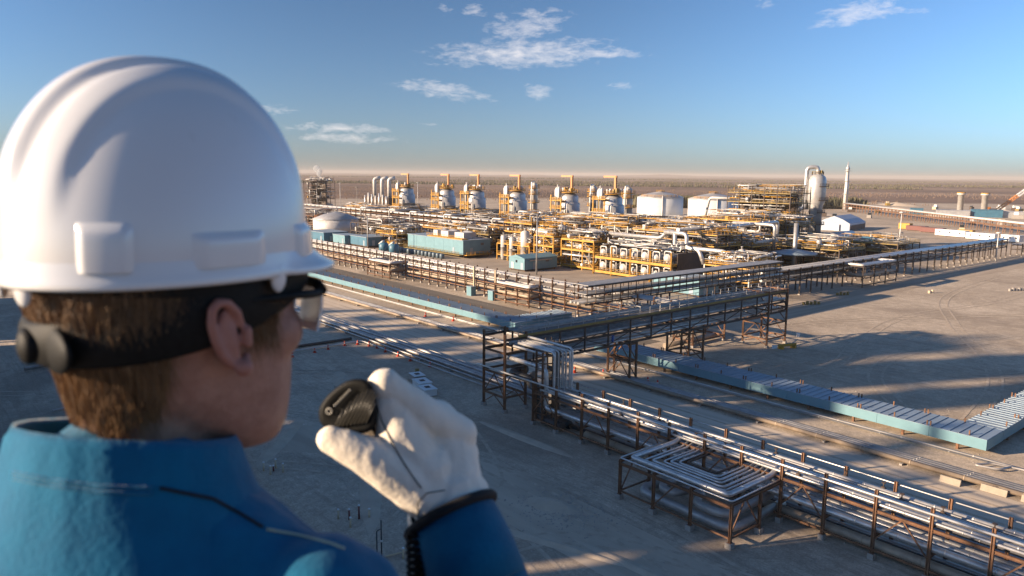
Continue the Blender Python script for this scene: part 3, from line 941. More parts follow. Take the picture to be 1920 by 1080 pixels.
# ------------------------------------------------------------------ blue ducts with ribbed roofs
def duct(name, label, segs):
    """segs: list of (x0,x1,y0,y1,axis)"""
    s0 = segs[0]
    t = Thing(name, label, 'duct', (s0[0], s0[2], 0))
    for (x0, x1, y0, y1, ax, ends) in segs:
        zb, zt = 0.75, 2.0
        w = MB()
        th = 0.12
        xc, yc, lx, ly = (x0 + x1) / 2, (y0 + y1) / 2, x1 - x0, y1 - y0
        t.add('floor', MB().box((xc, yc, zb + 0.03), (lx - 0.3, ly - 0.3, 0.06)), DARK)
        if ax == 'y':
            n = max(1, int(round(ly / 6.0)))
            for k in range(n):
                a, b = y0 + ly * k / n, y0 + ly * (k + 1) / n
                for x in (x0 + th / 2, x1 - th / 2):
                    t.inst('side_panel', ('y', round(ly / n, 3)), lambda mb: mb.box((0, 0, (zb + zt) / 2), (th, ly / n - 0.03, zt - zb)), TEAL, (x, (a + b) / 2, 0))
                for x in (x0 + 0.4, x1 - 0.4):
                    t.inst('leg', 'd', lambda mb: mb.box((0, 0, 0.38), (0.28, 0.28, 0.78)), STEEL, (x, (a + b) / 2, 0))
            for y in (y0, y1):
                if ends:
                    t.add('end_panel', MB().box((xc, y, (zb + zt) / 2), (lx - 0.26, 0.1, zt - zb - 0.02)), TEAL)
            step = 1.02
            m = int(ly / step)
            for k in range(m):
                t.inst('roof_panel', ('y', round(lx, 2)), roofp(lx, 'y'), ROOFG, (xc, y0 + (k + 0.5) * ly / m, zt + 0.02))
        else:
            n = max(1, int(round(lx / 6.0)))
            for k in range(n):
                a, b = x0 + lx * k / n, x0 + lx * (k + 1) / n
                for y in (y0 + th / 2, y1 - th / 2):
                    t.inst('side_panel', ('x', round(lx / n, 3)), lambda mb: mb.box((0, 0, (zb + zt) / 2), (lx / n - 0.03, th, zt - zb)), TEAL, ((a + b) / 2, y, 0))
                for y in (y0 + 0.4, y1 - 0.4):
                    t.inst('leg', 'd', lambda mb: mb.box((0, 0, 0.38), (0.28, 0.28, 0.78)), STEEL, ((a + b) / 2, y, 0))
            if ends:
                for x in (x0 + 0.05, x1):
                    t.add('end_panel', MB().box((x, yc, (zb + zt) / 2), (0.1, ly - 0.26, zt - zb - 0.02)), TEAL)
            m = int(lx / 1.02)
            for k in range(m):
                t.inst('roof_panel', ('x', round(ly, 2)), roofp(ly, 'x'), ROOFG, (x0 + (k + 0.5) * lx / m, yc, zt + 0.02))
        # short stub posts standing through the roof edges
        L, o = (ly, y0) if ax == 'y' else (lx, x0)
        k = 2.0
        j = 0
        while k < L:
            for side in (0, 1):
                kk = k + (2.1 if side else 0)
                if kk < L:
                    at = ((x0 + 0.35 if side == 0 else x1 - 0.35), o + kk, zt) if ax == 'y' else (o + kk, (y0 + 0.35 if side == 0 else y1 - 0.35), zt)
                    t.inst('stub_post', j % 2, stubp(j % 2), STEEL, at)
            j += 1
            k += 4.3
    return t


def roofp(w, ax):
    def fn(mb):
        d = (w, 0.98, 0.05) if ax == 'y' else (0.98, w, 0.05)
        mb.box((0, 0, 0), d)
        if ax == 'y':
            mb.box((0, 0.47, 0.06), (w, 0.05, 0.09))
        else:
            mb.box((0.47, 0, 0.06), (0.05, w, 0.09))
    return fn


def stubp(two):
    def fn(mb):
        mb.box((0, 0, 0.3), (0.14, 0.14, 0.6))
        if two:
            mb.box((0, 0.4, 0.3), (0.14, 0.14, 0.6))
    return fn


duct('pipe_duct', 'long pale blue roofed duct running left beside the road', [(95.4, 100.3, 113.4, 236.0, 'y', True), (100.42, 112.5, 114.4, 119.6, 'x', True)])
duct('pipe_duct', 'blue roofed duct turning a corner at the right edge beyond the road', [(95.2, 100.6, 28.0, 91.0, 'y', True), (100.72, 150.0, 28.0, 32.2, 'x', False)])

# ------------------------------------------------------------------ pipes on the ground along the road
GP = 'pipes laid along the road'
for i, (x, r) in enumerate(((67.9, 0.16), (69.0, 0.3), (70.0, 0.22), (70.9, 0.3), (71.8, 0.16), (72.5, 0.12))):
    pipe('long grey pipe laid left of the road, %s from the camera' % ordn[i].replace('foremost', 'first'),
         [(x, -20, r + 0.25), (x, 300, r + 0.25)], r, GPIPE if i % 2 else SILVER2, GP, 8, 0.5, 9.0)
pipe('slim white pipe beside the orange cones, bent at right angles', [(36, 124.6, 0.3), (66.6, 124.6, 0.3), (66.6, 80, 0.3)], 0.12, WHITE, GP, 8, 0.8)
pipe('dark pipe lying behind the row of orange cones', [(34, 127.5, 0.3), (66.0, 127.5, 0.3)], 0.26, DARK, GP, 8)
for i, (x, r, m) in enumerate(((85.2, 0.3, TAN), (86.1, 0.24, GPIPE), (87.0, 0.2, SILVER2), (87.8, 0.14, GPIPE))):
    pipe('pipe on the far side of the road, %s counting from the road' % ordn[i].replace('foremost', 'first'),
         [(x, -20, r + 0.2), (x, 300, r + 0.2)], r, m, GP, 8, 0.5, 5.5)
pipe('slim white pipe running close under the blue ducts', [(93.2, 24.6, 0.4), (93.2, 300, 0.4)], 0.11, WHITE, GP, 8, 0.5, 8.0)
pipe('second slim pipe beside the white one under the blue ducts', [(92.7, 27.0, 0.35), (92.7, 300, 0.35)], 0.08, SILVER2, GP, 8, 0.5, 8.0)
pipe('grey zigzag pipe coil on the sand near the right frame edge', [(93.2, 24.6, 0.4), (91.0, 25.4, 0.4), (90.4, 27.6, 0.4), (92.4, 26.6, 0.4), (93.0, 24.0, 0.4), (93.5, 18, 0.4), (93.5, -20, 0.4)], 0.13, GPIPE, GP, 8, 0.4)
for i in range(30):
    y = 24 + i * 9.1
    for x, w, nm in ((70.2, 5.2, 0), (86.5, 3.6, 1)):
        solo('pipe_sleeper', MB().box((x, y, 0.1), (w, 0.3, 0.2)), CONCRETE, (x, y, 0),
             'low concrete sleeper under the roadside pipes %s' % ('left of the road' if nm == 0 else 'beyond the road'), 'sleeper', 'sleepers %s' % ('left of the road' if nm == 0 else 'beyond the road'))

# ------------------------------------------------------------------ far racks
FY = [92.0 + 4.35 * k for k in range(56)]
rack('pipe_rack', 'long lit brown pipe rack in front of the plant, topped by white pipes', 'y', FY, 118.0, 122.2, [6.2, 4.4, 2.0], 7.5, 7.2, STEEL, 0.26, 0.5, 3,
     None, True, [4.2, 2.0])
for i, (dx, r, m) in enumerate(((1.0, 0.22, WHITE), (1.6, 0.28, WHITE), (2.3, 0.28, SILVER), (3.0, 0.34, WHITE), (3.8, 0.2, SILVER))):
    pipe('pale pipe topping the long rack before the plant, %s from the front' % ordn[i], [(118 + dx, 84, 6.3 + r), (118 + dx, 340, 6.3 + r)], r, m, 'pipes on the long rack before the plant', 8, 0.5, 4.35)
for i, (dx, r, m) in enumerate(((0.6, 0.26, WHITE), (1.7, 0.22, SILVER2), (3.0, 0.3, WHITE))):
    pipe('middle deck pipe of the long rack before the plant, %s from the front' % ordn[i], [(118 + dx, 88, 4.5 + r), (118 + dx, 340, 4.5 + r)], r, m, 'pipes on the long rack before the plant', 8, 0.5, 8.7)
for i, (dx, r, m) in enumerate(((0.8, 0.45, TAN), (2.1, 0.35, DARK), (3.2, 0.45, TAN))):
    pipe('low rusty pipe of the long rack before the plant, %s from the front' % ordn[i], [(118 + dx, 88, 2.1 + r), (118 + dx, 340, 2.1 + r)], r, m, 'pipes on the long rack before the plant', 8, 0.5, 8.7)


def loop_bay(label, axis, a0, a1, s_out, s_in, ztop, m, lab2):
    def P(a, s, z):
        return (s, a, z) if axis == 'y' else (a, s, z)
    t = Thing('loop_bay', label, 'pipe support', P(a0, s_out, 0))
    n = 3
    for k in range(n + 1):
        a = a0 + (a1 - a0) * k / n
        t.inst('post', ztop, post_fn(ztop, 0.24, 0.4), m, P(a, s_out, 0))
        for z in (ztop - 0.2, ztop * 0.52):
            t.add('cross_beam', MB().hbeam(P(a, s_out, z), P(a, s_in, z), 0.2, 0.24), m)
    for z in (ztop - 0.1, ztop * 0.5, 1.2):
        t.add('edge_beam', MB().hbeam(P(a0, s_out, z - 0.2), P(a1, s_out, z - 0.2), 0.2, 0.24), m)
    d = 1 if s_in > s_out else -1
    for k in range(4):
        o = 0.35 + 0.75 * k
        z = ztop + 0.25
        t.add('loop_pipe', MB().tube(elbow([P(a0 + o, s_in + d * 1.2, z), P(a0 + o, s_out + d * o, z), P(a1 - o, s_out + d * o, z), P(a1 - o, s_in + d * 1.2, z)], 0.5), (0.3, 0.2, 0.26, 0.18)[k], 8), (WHITE, SILVER, WHITE, SILVER)[k])
    for k in range(2):
        o = 0.5 + 1.2 * k
        z = ztop * 0.52 + 0.4
        t.add('low_loop_pipe', MB().tube(elbow([P(a0 + o, s_in + d * 1.2, z), P(a0 + o, s_out + d * o, z), P(a1 - o, s_out + d * o, z), P(a1 - o, s_in + d * 1.2, z)], 0.8), 0.4, 8), TAN)
    return t


loop_bay('square loop bay jutting from the long rack, by the helmet peak', 'y', 192.5, 206.0, 112.8, 118.0, 5.0, STEEL, 'a')
loop_bay('square loop bay jutting from the long rack, right of two blue cabinets', 'y', 131.2, 144.2, 114.6, 118.0, 5.0, STEEL, 'b')
for i, y in enumerate((156.6, 147.4)):
    k = Thing('cabinet', 'pale blue electrical cabinet with tan mast, %s of the two before the long rack' % ('left' if i == 0 else 'right'), 'cabinet', (116.4, y, 0))
    k.add('box', MB().box((116.4, y, 1.2), (1.6, 2.0, 2.4)), TEAL)
    k.add('lid', MB().box((116.4, y, 2.45), (1.8, 2.2, 0.1)), ROOFG)
    k.add('mast', MB().beam((117.3, y, 0), (117.3, y, 7.7), 0.35, 0.35), WOOD)

# second bridge, nearer the plant
b2 = Thing('pipe_bridge', 'grey walled bridge behind the high one, leading into the plant', 'pipe bridge', (106, 103, 0))
for y in (102.6, 106.2):
    for z in (6.3, 8.2, 9.9):
        b2.add('chord', MB().hbeam((104.5, y, z), (177, y, z), 0.24, 0.28), DARK)
    for k in range(30):
        b2.inst('upright', 'b2', lambda mb: mb.beam((0, 0, 6.4), (0, 0, 9.8), 0.14, 0.14), DARK, (105 + 2.45 * k, y, 0))
b2.add('roof', MB().box((141, 104.4, 10.15), (72, 4.0, 0.12)), SILVER2)
b2.add('tray', MB().box((141, 104.4, 8.35), (72, 3.2, 0.1)), SILVER2)
for k, x in enumerate((128, 131, 150, 153, 173, 176)):
    for y in (102.6, 106.2):
        b2.inst('post', 'b2', post_fn(6.2, 0.28, 0.3), DARK, (x, y, 0))
for i, (y, r) in enumerate(((103.2, 0.3), (104.2, 0.22), (105.3, 0.3))):
    pipe('grey pipe inside the second bridge, %s from the near side' % ordn[i].replace('foremost', 'first'), [(103, y, 6.75), (178, y, 6.75)], r, SILVER2, 'pipes in the second bridge', 8)

# rack going right beyond the bridges
IX = [177.0 + 6.0 * k for k in range(30)]
rack('pipe_rack', 'dark pipe rack stretching right across the yard to its far end', 'x', IX, 104.0, 108.6, [6.6, 4.6], 7.6, 7.6, DARK, 0.3, 0.3, 2, None, False, [6.6, 4.6])
for i, (dy, r, m) in enumerate(((0.5, 0.34, SILVER), (1.4, 0.3, SILVER), (2.3, 0.4, SILVER), (3.5, 0.34, SILVER))):
    pipe('silver pipe on top of the dark yard rack, %s from the front' % ordn[i], [(172, 104 + dy, 7.0 + r), (353, 104 + dy, 7.0 + r)], r, m, 'pipes on the dark yard rack', 8)
pipe('grey pipe on the lower deck of the dark yard rack', [(172, 105.5, 5.2), (353, 105.5, 5.2)], 0.4, SILVER2, None, 8)
loop_bay('loop bay with shining pipes jutting from the dark yard rack', 'x', 214.0, 236.0, 98.6, 104.0, 6.6, DARK, 'c')
JX = [360.0 + 8.0 * k for k in range(22)]
rack('pipe_rack', 'lower dark pipe rack continuing off the right frame edge', 'x', JX, 101.0, 105.0, [4.6, 2.8], 5.4, 5.4, DARK, 0.3, 0.3, 2, None, False, [4.6])
for i in range(3):
    pipe('silver pipe on the lower rack at the right edge, %s from the front' % ordn[i], [(358, 101.6 + 1.2 * i, 5.1), (540, 101.6 + 1.2 * i, 5.1)], 0.32, SILVER, 'pipes on the lower rack at right', 8)
# far rack K
KA = Vector((708, 348, 0))
KB = Vector((470, 118, 0))
t = Thing('pipe_rack', 'very distant brown pipe rack crossing the sand at far right', 'pipe rack', KA)
kd = (KB - KA)
ang = math.atan2(kd.y, kd.x)
nn = 44
for k in range(nn + 1):
    p = KA + kd * (k / nn)
    for s in (-2.5, 2.5):
        q = p + Vector((-kd.y, kd.x, 0)).normalized() * s
        t.inst('post', 'k', lambda mb: mb.box((0, 0, 3.5), (0.4, 0.4, 7.0)), STEEL, q)
for z in (4.2, 6.6):
    for s in (-2.5, 2.5):
        o = Vector((-kd.y, kd.x, 0)).normalized() * s + Vector((0, 0, z))
        t.add('long_beam', MB().beam(KA + o, KB + o, 0.35, 0.4), STEEL)
for i, s in enumerate((-1.6, 0, 1.6)):
    o = Vector((-kd.y, kd.x, 0)).normalized() * s + Vector((0, 0, 7.2))
    pipe('pale pipe on the very distant rack, %s from the front' % ordn[2 - i], [KA + o, KB + o], 0.5, WHITE, 'pipes on the very distant rack', 6)

# ------------------------------------------------------------------ process modules
def drum_fn(L, r, ax, heads=True):
    def fn(mb):
        h = r * 0.45
        prof = [(0.02, -L / 2 - h), (r * 0.55, -L / 2 - h * 0.8), (r * 0.88, -L / 2 - h * 0.4), (r, -L / 2), (r, L / 2), (r * 0.88, L / 2 + h * 0.4), (r * 0.55, L / 2 + h * 0.8), (0.02, L / 2 + h)]
        mb.lathe(prof, (0, 0, 0), 14, ax)
        for k in (-0.3, 0.3):
            c = (k * L, 0, -r * 0.9) if ax == 'x' else (0, k * L, -r * 0.9)
            mb.box(c, (0.3 if ax == 'x' else r * 1.4, r * 1.4 if ax == 'x' else 0.3, r * 0.9))
    return fn


def vess_fn(h, r):
    def fn(mb):
        mb.lathe([(r * 0.8, 0), (r * 0.8, 0.8), (r, 1.0), (r, h * 0.5), (r * 1.03, h * 0.5), (r * 1.03, h * 0.52), (r, h * 0.52), (r, h - r * 0.6), (r * 0.8, h - r * 0.25), (r * 0.4, h - 0.05), (0.05, h)], (0, 0, 0), 14)
        mb.lathe([(r * 0.22, 0), (r * 0.22, 0.7), (r * 0.34, 0.7), (r * 0.34, 0.85)], (0, 0, h - 0.1), 8)
    return fn


def manhattan(rr, lo, hi, n):
    p = [rr.uniform(lo[i], hi[i]) for i in range(3)]
    pts = [tuple(p)]
    last = -1
    for _ in range(n):
        ax = rr.choice([a for a in (0, 1, 2) if a != last])
        last = ax
        p[ax] = rr.uniform(lo[ax], hi[ax])
        if (Vector(p) - Vector(pts[-1])).length > 0.8:
            pts.append(tuple(p))
    return pts


def module(label, x0, x1, y0, y1, levels, seed, steel=DARK, edge=YELLOW, fill=1.0, vm=(SILVER, WHITE, GREYV), ztop=None, bay=6.0, cat='process module', drums=2, towers=1, rails=True, name='process_module', group=None, rim=0.38, pipes=9):
    rr = random.Random(seed)
    t = Thing(name, label, cat, (x0, y0, 0), group)
    nx, ny = max(1, round((x1 - x0) / bay)), max(1, round((y1 - y0) / bay))
    zt = (ztop or levels[-1])
    for i in range(nx + 1):
        for j in range(ny + 1):
            x, y = x0 + (x1 - x0) * i / nx, y0 + (y1 - y0) * j / ny
            if 0 < i < nx and 0 < j < ny:
                continue
            t.inst('column', (round(zt, 2), 'm'), lambda mb: mb.beam((0, 0, 0), (0, 0, zt), 0.32, 0.32), steel, (x, y, 0))
    xc, yc = (x0 + x1) / 2, (y0 + y1) / 2
    for z in levels:
        dk = t.inst('deck', (round(x1 - x0, 2), round(y1 - y0, 2)), lambda mb: mb.box((0, 0, -0.06), (x1 - x0 - 0.3, y1 - y0 - 0.3, 0.08)), GRAT, (xc, yc, z))
        mb = MB()
        for (a, b) in (((x0, y0), (x1, y0)), ((x1, y0), (x1, y1)), ((x1, y1), (x0, y1)), ((x0, y1), (x0, y0))):
            mb.beam((*a, z - 0.05), (*b, z - 0.05), 0.2, rim)
        t.add('deck_edge', mb, edge, dk).location = -dk.location
        if rails:
            mb = MB()
            handrail(mb, [(x0, y0, z), (x1, y0, z), (x1, y1, z), (x0, y1, z)], 1.15, 1.8, 0.04, True)
            t.add('handrail', mb, edge, dk).location = -dk.location
    # braces in the end bays
    zs = [0] + list(levels)
    for a, b in zip(zs[:-1], zs[1:]):
        if b - a > 2.5:
            yy = y0 + (y1 - y0) / ny
            t.add('brace', MB().beam((x0, y0, a + 0.2), (x0, yy, b - 0.3), 0.14, 0.14), steel)
            xx = x0 + (x1 - x0) / nx
            t.add('brace', MB().beam((x0, y0, a + 0.2), (xx, y0, b - 0.3), 0.14, 0.14), steel)
    for a, b in zip(zs[:-1], zs[1:]):
        if b - a > 2.5 and steel is not WHITE:  # dark panels added to deepen the shade inside the module
            t.add('dark_filler', MB().box(((x0 + x1) / 2, (y0 + y1) / 2, (a + b) / 2), (x1 - x0 - 2.0, 0.15, b - a - 0.8)), DARK)
            t.add('dark_filler', MB().box(((x0 + x1) / 2, (y0 + y1) / 2, (a + b) / 2), (0.15, y1 - y0 - 2.0, b - a - 0.8)), DARK)
    zl = [0.3] + list(levels)
    for li, z in enumerate(zl):
        zh = zl[li + 1] - 0.5 if li + 1 < len(zl) else z + 3.0
        hgt = zh - z
        if hgt < 1.2:
            continue
        for _ in range(int(drums * fill)):
            r = rr.uniform(0.5, min(1.3, hgt * 0.32))
            L = rr.uniform(2.5, min(7, (x1 - x0) * 0.8))
            ax = rr.choice('xy')
            rx = rr.uniform(x0 + 1.5, x1 - 1.5)
            ry = rr.uniform(y0 + 1.5, y1 - 1.5)
            r = round(r, 1)
            L = round(L)
            t.inst('drum', (L, r, ax), drum_fn(L, r, ax), rr.choice(vm), (rx, ry, z + r * 1.35))
        for _ in range(int(towers * fill)):
            h = round(rr.uniform(2.0, max(2.2, hgt * 1.3)))
            r = round(rr.uniform(0.5, 1.2), 1)
            t.inst('vessel', (h, r), vess_fn(h, r), rr.choice(vm), (rr.uniform(x0 + 1, x1 - 1), rr.uniform(y0 + 1, y1 - 1), z))
        for _ in range(4):
            pts = manhattan(rr, (x0 + 0.2, y0 + 0.2, z + 0.3), (x1 - 0.2, y1 - 0.2, zh + 0.4), rr.choice((3, 4, 5)))
            if len(pts) < 2:
                continue
            rad = rr.choice((0.22, 0.3, 0.36))
            t.add('pipe', MB().tube(elbow(pts, rad * 2.5, 2) if len(pts) > 2 else pts, rad, 6), rr.choice((SILVER, WHITE, WHITE, SILVER2, vm[-1])))
        # small-bore piping, too fine to pick apart
        for mm, cnt in ((WHITE, 1.9), (YELLOW if edge in (YELLOW, YELLOWD) else STEEL, 1.5), (DARK, 0.9), (SILVER2, 1.0)):
            mb = MB()
            for _ in range(int(pipes * fill * cnt)):
                pts = manhattan(rr, (x0, y0, z + 0.2), (x1, y1, zh + 0.6), rr.choice((2, 3, 4)))
                if len(pts) > 1:
                    mb.tube(pts, rr.choice((0.07, 0.1, 0.13, 0.17)), 5)
            if mb.v:
                o = t.add('small_piping', mb, mm)
                o['kind'] = 'stuff'
        for _ in range(int(5 * fill)):
            s = rr.uniform(0.6, 1.8)
            t.add('cabinet', MB().box((rr.uniform(x0 + 1, x1 - 1), rr.uniform(y0 + 1, y1 - 1), z + s / 2), (s, rr.uniform(0.6, 2.0), s)), rr.choice((WHITE, edge, YELLOW, GREYV, DARK)))
    return t


# exchanger module with rows of drums facing the camera side
def exchanger_module():
    x0, x1, y0, y1 = 175.0, 190.0, 137.0, 168.5
    t = Thing('exchanger_module', 'big two-deck yellow module with rows of round exchanger heads', 'process module', (x0, y0, 0))
    for i in range(3):
        for j in range(5):
            x, y = x0 + i * 7.5, y0 + (y1 - y0) * j / 4
            t.inst('column', 'ex', lambda mb: mb.hbeam((0, 0, 0), (0, 0, 9.4), 0.45, 0.45, 0.08), YELLOW if i == 0 else DARK, (x, y, 0))
    for z in (1.0, 5.6):
        t.add('deck', MB().box((182.5, (y0 + y1) / 2, z), (14.6, y1 - y0 - 0.4, 0.1)), GRAT)
        mb = MB()
        for a, b in (((x0, y0), (x1, y0)), ((x1, y1), (x0, y1)), ((x0, y1), (x0, y0))):
            mb.beam((*a, z), (*b, z), 0.35, 0.75)
        t.add('deck_edge', mb, YELLOW)
        mb = MB()
        handrail(mb, [(x0 - 0.1, y0, z + 0.3), (x0 - 0.1, y1, z + 0.3)], 1.1, 2.0, 0.035)
        t.add('handrail', mb, YELLOW)
        for k in range(7):
            y = y1 - 2.8 - k * 4.35
            r = (1.15, 1.0, 1.2, 0.95, 1.1, 0.9, 1.05)[(k + (3 if z > 3 else 0)) % 7]
            t.inst('exchanger', (r,), drum_fn(8.0, r, 'x'), GREYV if k % 3 else SILVER2, (181.2, y, z + 0.5 + r * 1.2))
            t.inst('exchanger_head', (r,), lambda mb: mb.lathe([(0.05, -0.7), (r * 0.8, -0.55), (r * 0.86, -0.2), (r * 1.12, -0.2), (r * 1.12, 0.15)], (0, 0, 0), 16, 'x'), WHITE, (176.5, y, z + 0.5 + r * 1.2))
            zc = z + 0.5 + r * 1.2
            t.add('nozzle_pipe', MB().tube(elbow([(176.3, y + 0.9, z + 0.2), (176.3, y + 0.9, zc + r + 0.9), (176.3, y - 1.6, zc + r + 0.9), (176.3, y - 1.6, z + 0.3)], 0.5), 0.22, 8), WHITE)
            t.add('drain_pipe', MB().tube(elbow([(175.6, y - 0.6, z + 0.2), (175.6, y - 0.6, z + 1.2), (179, y - 0.6, z + 1.2)], 0.3), 0.12, 6), SILVER)
    rr = random.Random(5)
    for k in range(34):
        pts = manhattan(rr, (x0 + 1, y0 + 0.5, 9.0), (x1, y1 - 0.5, 12.0), 4)
        if len(pts) > 1:
            t.add('pipe', MB().tube(elbow(pts, 0.4, 2) if len(pts) > 2 else pts, rr.choice((0.12, 0.18, 0.25)), 6), rr.choice((WHITE, SILVER, SILVER2)))
    for k in range(26):
        pts = manhattan(rr, (x0 + 1, y0 + 0.5, 1.5), (x1, y1 - 0.5, 8.5), 4)
        if len(pts) > 1:
            t.add('pipe', MB().tube(elbow(pts, 0.4, 2) if len(pts) > 2 else pts, rr.choice((0.1, 0.14, 0.2)), 6), rr.choice((WHITE, SILVER, DARK)))
    t.add('end_wall', MB().box((183.5, y0 - 0.25, 4.8), (12, 0.15, 8.4)), DARK)


exchanger_module()
module('yellow module with white loops, left of the big exchanger module', 178, 190, 171.5, 187, [1.0, 6.6, 10.0], 11, YELLOW, YELLOW, 1.0, (WHITE, GREYV, WHITE), pipes=16, drums=3, rim=0.6)
module('yellow platform module behind the small blue building', 190, 204, 191, 212, [6, 10, 13], 12, DARK, YELLOW, 1.1, (WHITE, WHITE, GREYV), pipes=12)
module('tall pale pipe module behind the exchanger heads', 193, 206, 134, 168, [6, 10.5, 14], 13, DARK, YELLOW, 1.2, (SILVER, WHITE, SILVER2), pipes=14, rim=0.32)
module('dense pale pipe module between the exchangers and drum towers', 194, 206, 171, 189, [5.5, 10, 14.5], 14, WHITE, YELLOW, 1.2, (WHITE, WHITE, SILVER), pipes=16, rim=0.25)
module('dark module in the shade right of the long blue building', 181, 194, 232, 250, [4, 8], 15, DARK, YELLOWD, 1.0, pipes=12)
module('low cluttered module behind the long blue building', 184, 198, 254, 285, [4, 8], 16, DARK, YELLOW, 1.0, (SILVER, TEAL, WHITE), pipes=10)
module('yellow pump module left of the long blue building', 163, 177, 272, 289, [2.2, 6.2], 17, DARK, YELLOW, 1.2, (TEAL, WHITE, GREYV), pipes=12)
module('dark cluttered module behind the left blue sheds', 172, 190, 296, 330, [4, 8], 18, DARK, DARK, 1.0, (WHITE, SILVER, GREYV), pipes=14, rim=0.32)
module('brown cluttered module at the far left beside the helmet', 170, 192, 368, 410, [4.5, 9], 19, STEEL, STEEL, 1.1, (WHITE, SILVER, GREYV), pipes=14, rim=0.32)
module('yellow topped module between the left stacks and white racks', 232, 246, 425, 455, [5, 9], 20, DARK, YELLOW, 1.0, pipes=10)
module('tall dark furnace structure with steam at far left', 300, 318, 640, 668, [8, 16, 24], 21, DARK, DARK, 1.0, (GREYV, DARK, SILVER2), pipes=8, rails=False, bay=9)
module('yellow pipe module between the small blue shed and exchanger heads', 176, 188, 189.0, 199.0, [3.2, 7.0, 10.5], 70, YELLOW, YELLOW, 1.0, (WHITE, GREYV, WHITE), pipes=16, drums=2, rim=0.5)
module('busy yellow module behind the three upright vessels', 188, 203, 214, 231, [5, 9.5, 13], 71, DARK, YELLOW, 1.1, (WHITE, GREYV, WHITE), pipes=16, rim=0.5)
module('dark pipe module in front of the second drum tower', 217, 234, 240, 262, [5, 9, 12], 72, DARK, YELLOW, 1.0, (GREYV, WHITE, SILVER), pipes=16, rim=0.4)
module('dark pipe module in front of the first drum tower', 212, 232, 196, 228, [5, 9.5, 13], 73, DARK, YELLOW, 1.1, (GREYV, WHITE, SILVER), pipes=18, rim=0.4)
module('dark pipe module in front of the third drum tower', 219, 234, 282, 304, [5, 9], 74, DARK, YELLOWD, 1.0, (GREYV, WHITE, SILVER), pipes=16, rim=0.4)
module('dark pipe module in front of the fourth drum tower', 219, 234, 318, 340, [5, 9], 75, DARK, YELLOW, 1.0, (GREYV, WHITE, SILVER), pipes=16, rim=0.4)
module('brown pipe module in front of the sixth drum tower', 219, 234, 378, 412, [5, 9], 76, STEEL, YELLOWD, 1.0, (GREYV, WHITE, SILVER), pipes=16, rim=0.4)
module('tall yellow trimmed module between the exchangers and brown structure', 236, 252, 146, 172, [6, 11, 16], 77, DARK, YELLOW, 1.0, (GREYV, WHITE, SILVER2), pipes=16, rim=0.4)
# bases of the drum towers
VY = [227.0, 254.6, 293.0, 327.5, 356.0, 399.5]
nm = ['first', 'second', 'third', 'fourth', 'fifth', 'sixth']
for i, y in enumerate(VY):
    module('dark pipe-filled base deck under the %s drum tower from the right' % nm[i], 237, 259, y - 10, y + 9, [4.6, 9.2], 30 + i, DARK, YELLOW if i % 2 else YELLOWD, 1.0, (WHITE, SILVER, GREYV), pipes=14, rim=0.32, bay=7, group=None)
module('dark green-grey deck between the first drum tower and tanks', 236, 262, 186, 214, [4.5, 9.0], 40, DARK, DARK, 1.2, (GREYV, SILVER, WHITE), pipes=16, rim=0.32)
module('dark deck between the second and third drum towers', 240, 262, 268, 281, [4.5, 8.5], 41, DARK, YELLOWD, 1.0, pipes=14, rim=0.32)
# right half of the plant
module('brown high open structure left of the silver column', 284, 300, 163, 193, [6, 11, 16, 21, 25], 42, DARK, YELLOWD, 1.0, (SILVER2, GREYV, WHITE), pipes=14, ztop=28, bay=6, rim=0.34)
module('dark exchanger bank below the brown high structure', 255, 274, 146, 172, [5, 10, 14], 43, DARK, YELLOWD, 1.2, (GREYV, TEALD, SILVER), pipes=14, rim=0.34, drums=5)
module('yellow trimmed module in front of the right white tank', 262, 282, 188, 212, [6, 11], 44, DARK, YELLOW, 1.0, (WHITE, SILVER, WHITE), pipes=12)
module('ochre railed module under the shining overhead pipes', 212, 230, 134, 158, [5, 9.5], 45, DARK, YELLOW, 1.0, (WHITE, SILVER, GREYV), pipes=12)
module('white pipe manifold module at the far end of the second bridge', 176, 192, 111.5, 126, [3.5, 7.2], 46, WHITE, YELLOW, 1.1, (WHITE, SILVER, WHITE), pipes=18, rim=0.34)
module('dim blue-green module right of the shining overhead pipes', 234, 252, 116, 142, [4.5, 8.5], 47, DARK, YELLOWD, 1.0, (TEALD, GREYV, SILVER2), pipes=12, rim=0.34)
module('pump deck with blue drums at the foot of the silver column', 296, 316, 124, 150, [3.5, 6.5], 48, DARK, YELLOWD, 0.9, (TEALD, GREYV, SILVER), pipes=8, rim=0.34)
module('pale pipe module behind the dark green-grey deck', 266, 284, 218, 262, [5, 10], 49, DARK, DARK, 0.9, (WHITE, SILVER, WHITE), pipes=12, rim=0.34)
module('low pale module behind the third and fourth drum towers', 268, 286, 290, 345, [4, 8], 50, DARK, YELLOWD, 0.8, (WHITE, SILVER, WHITE), pipes=10, rim=0.34)

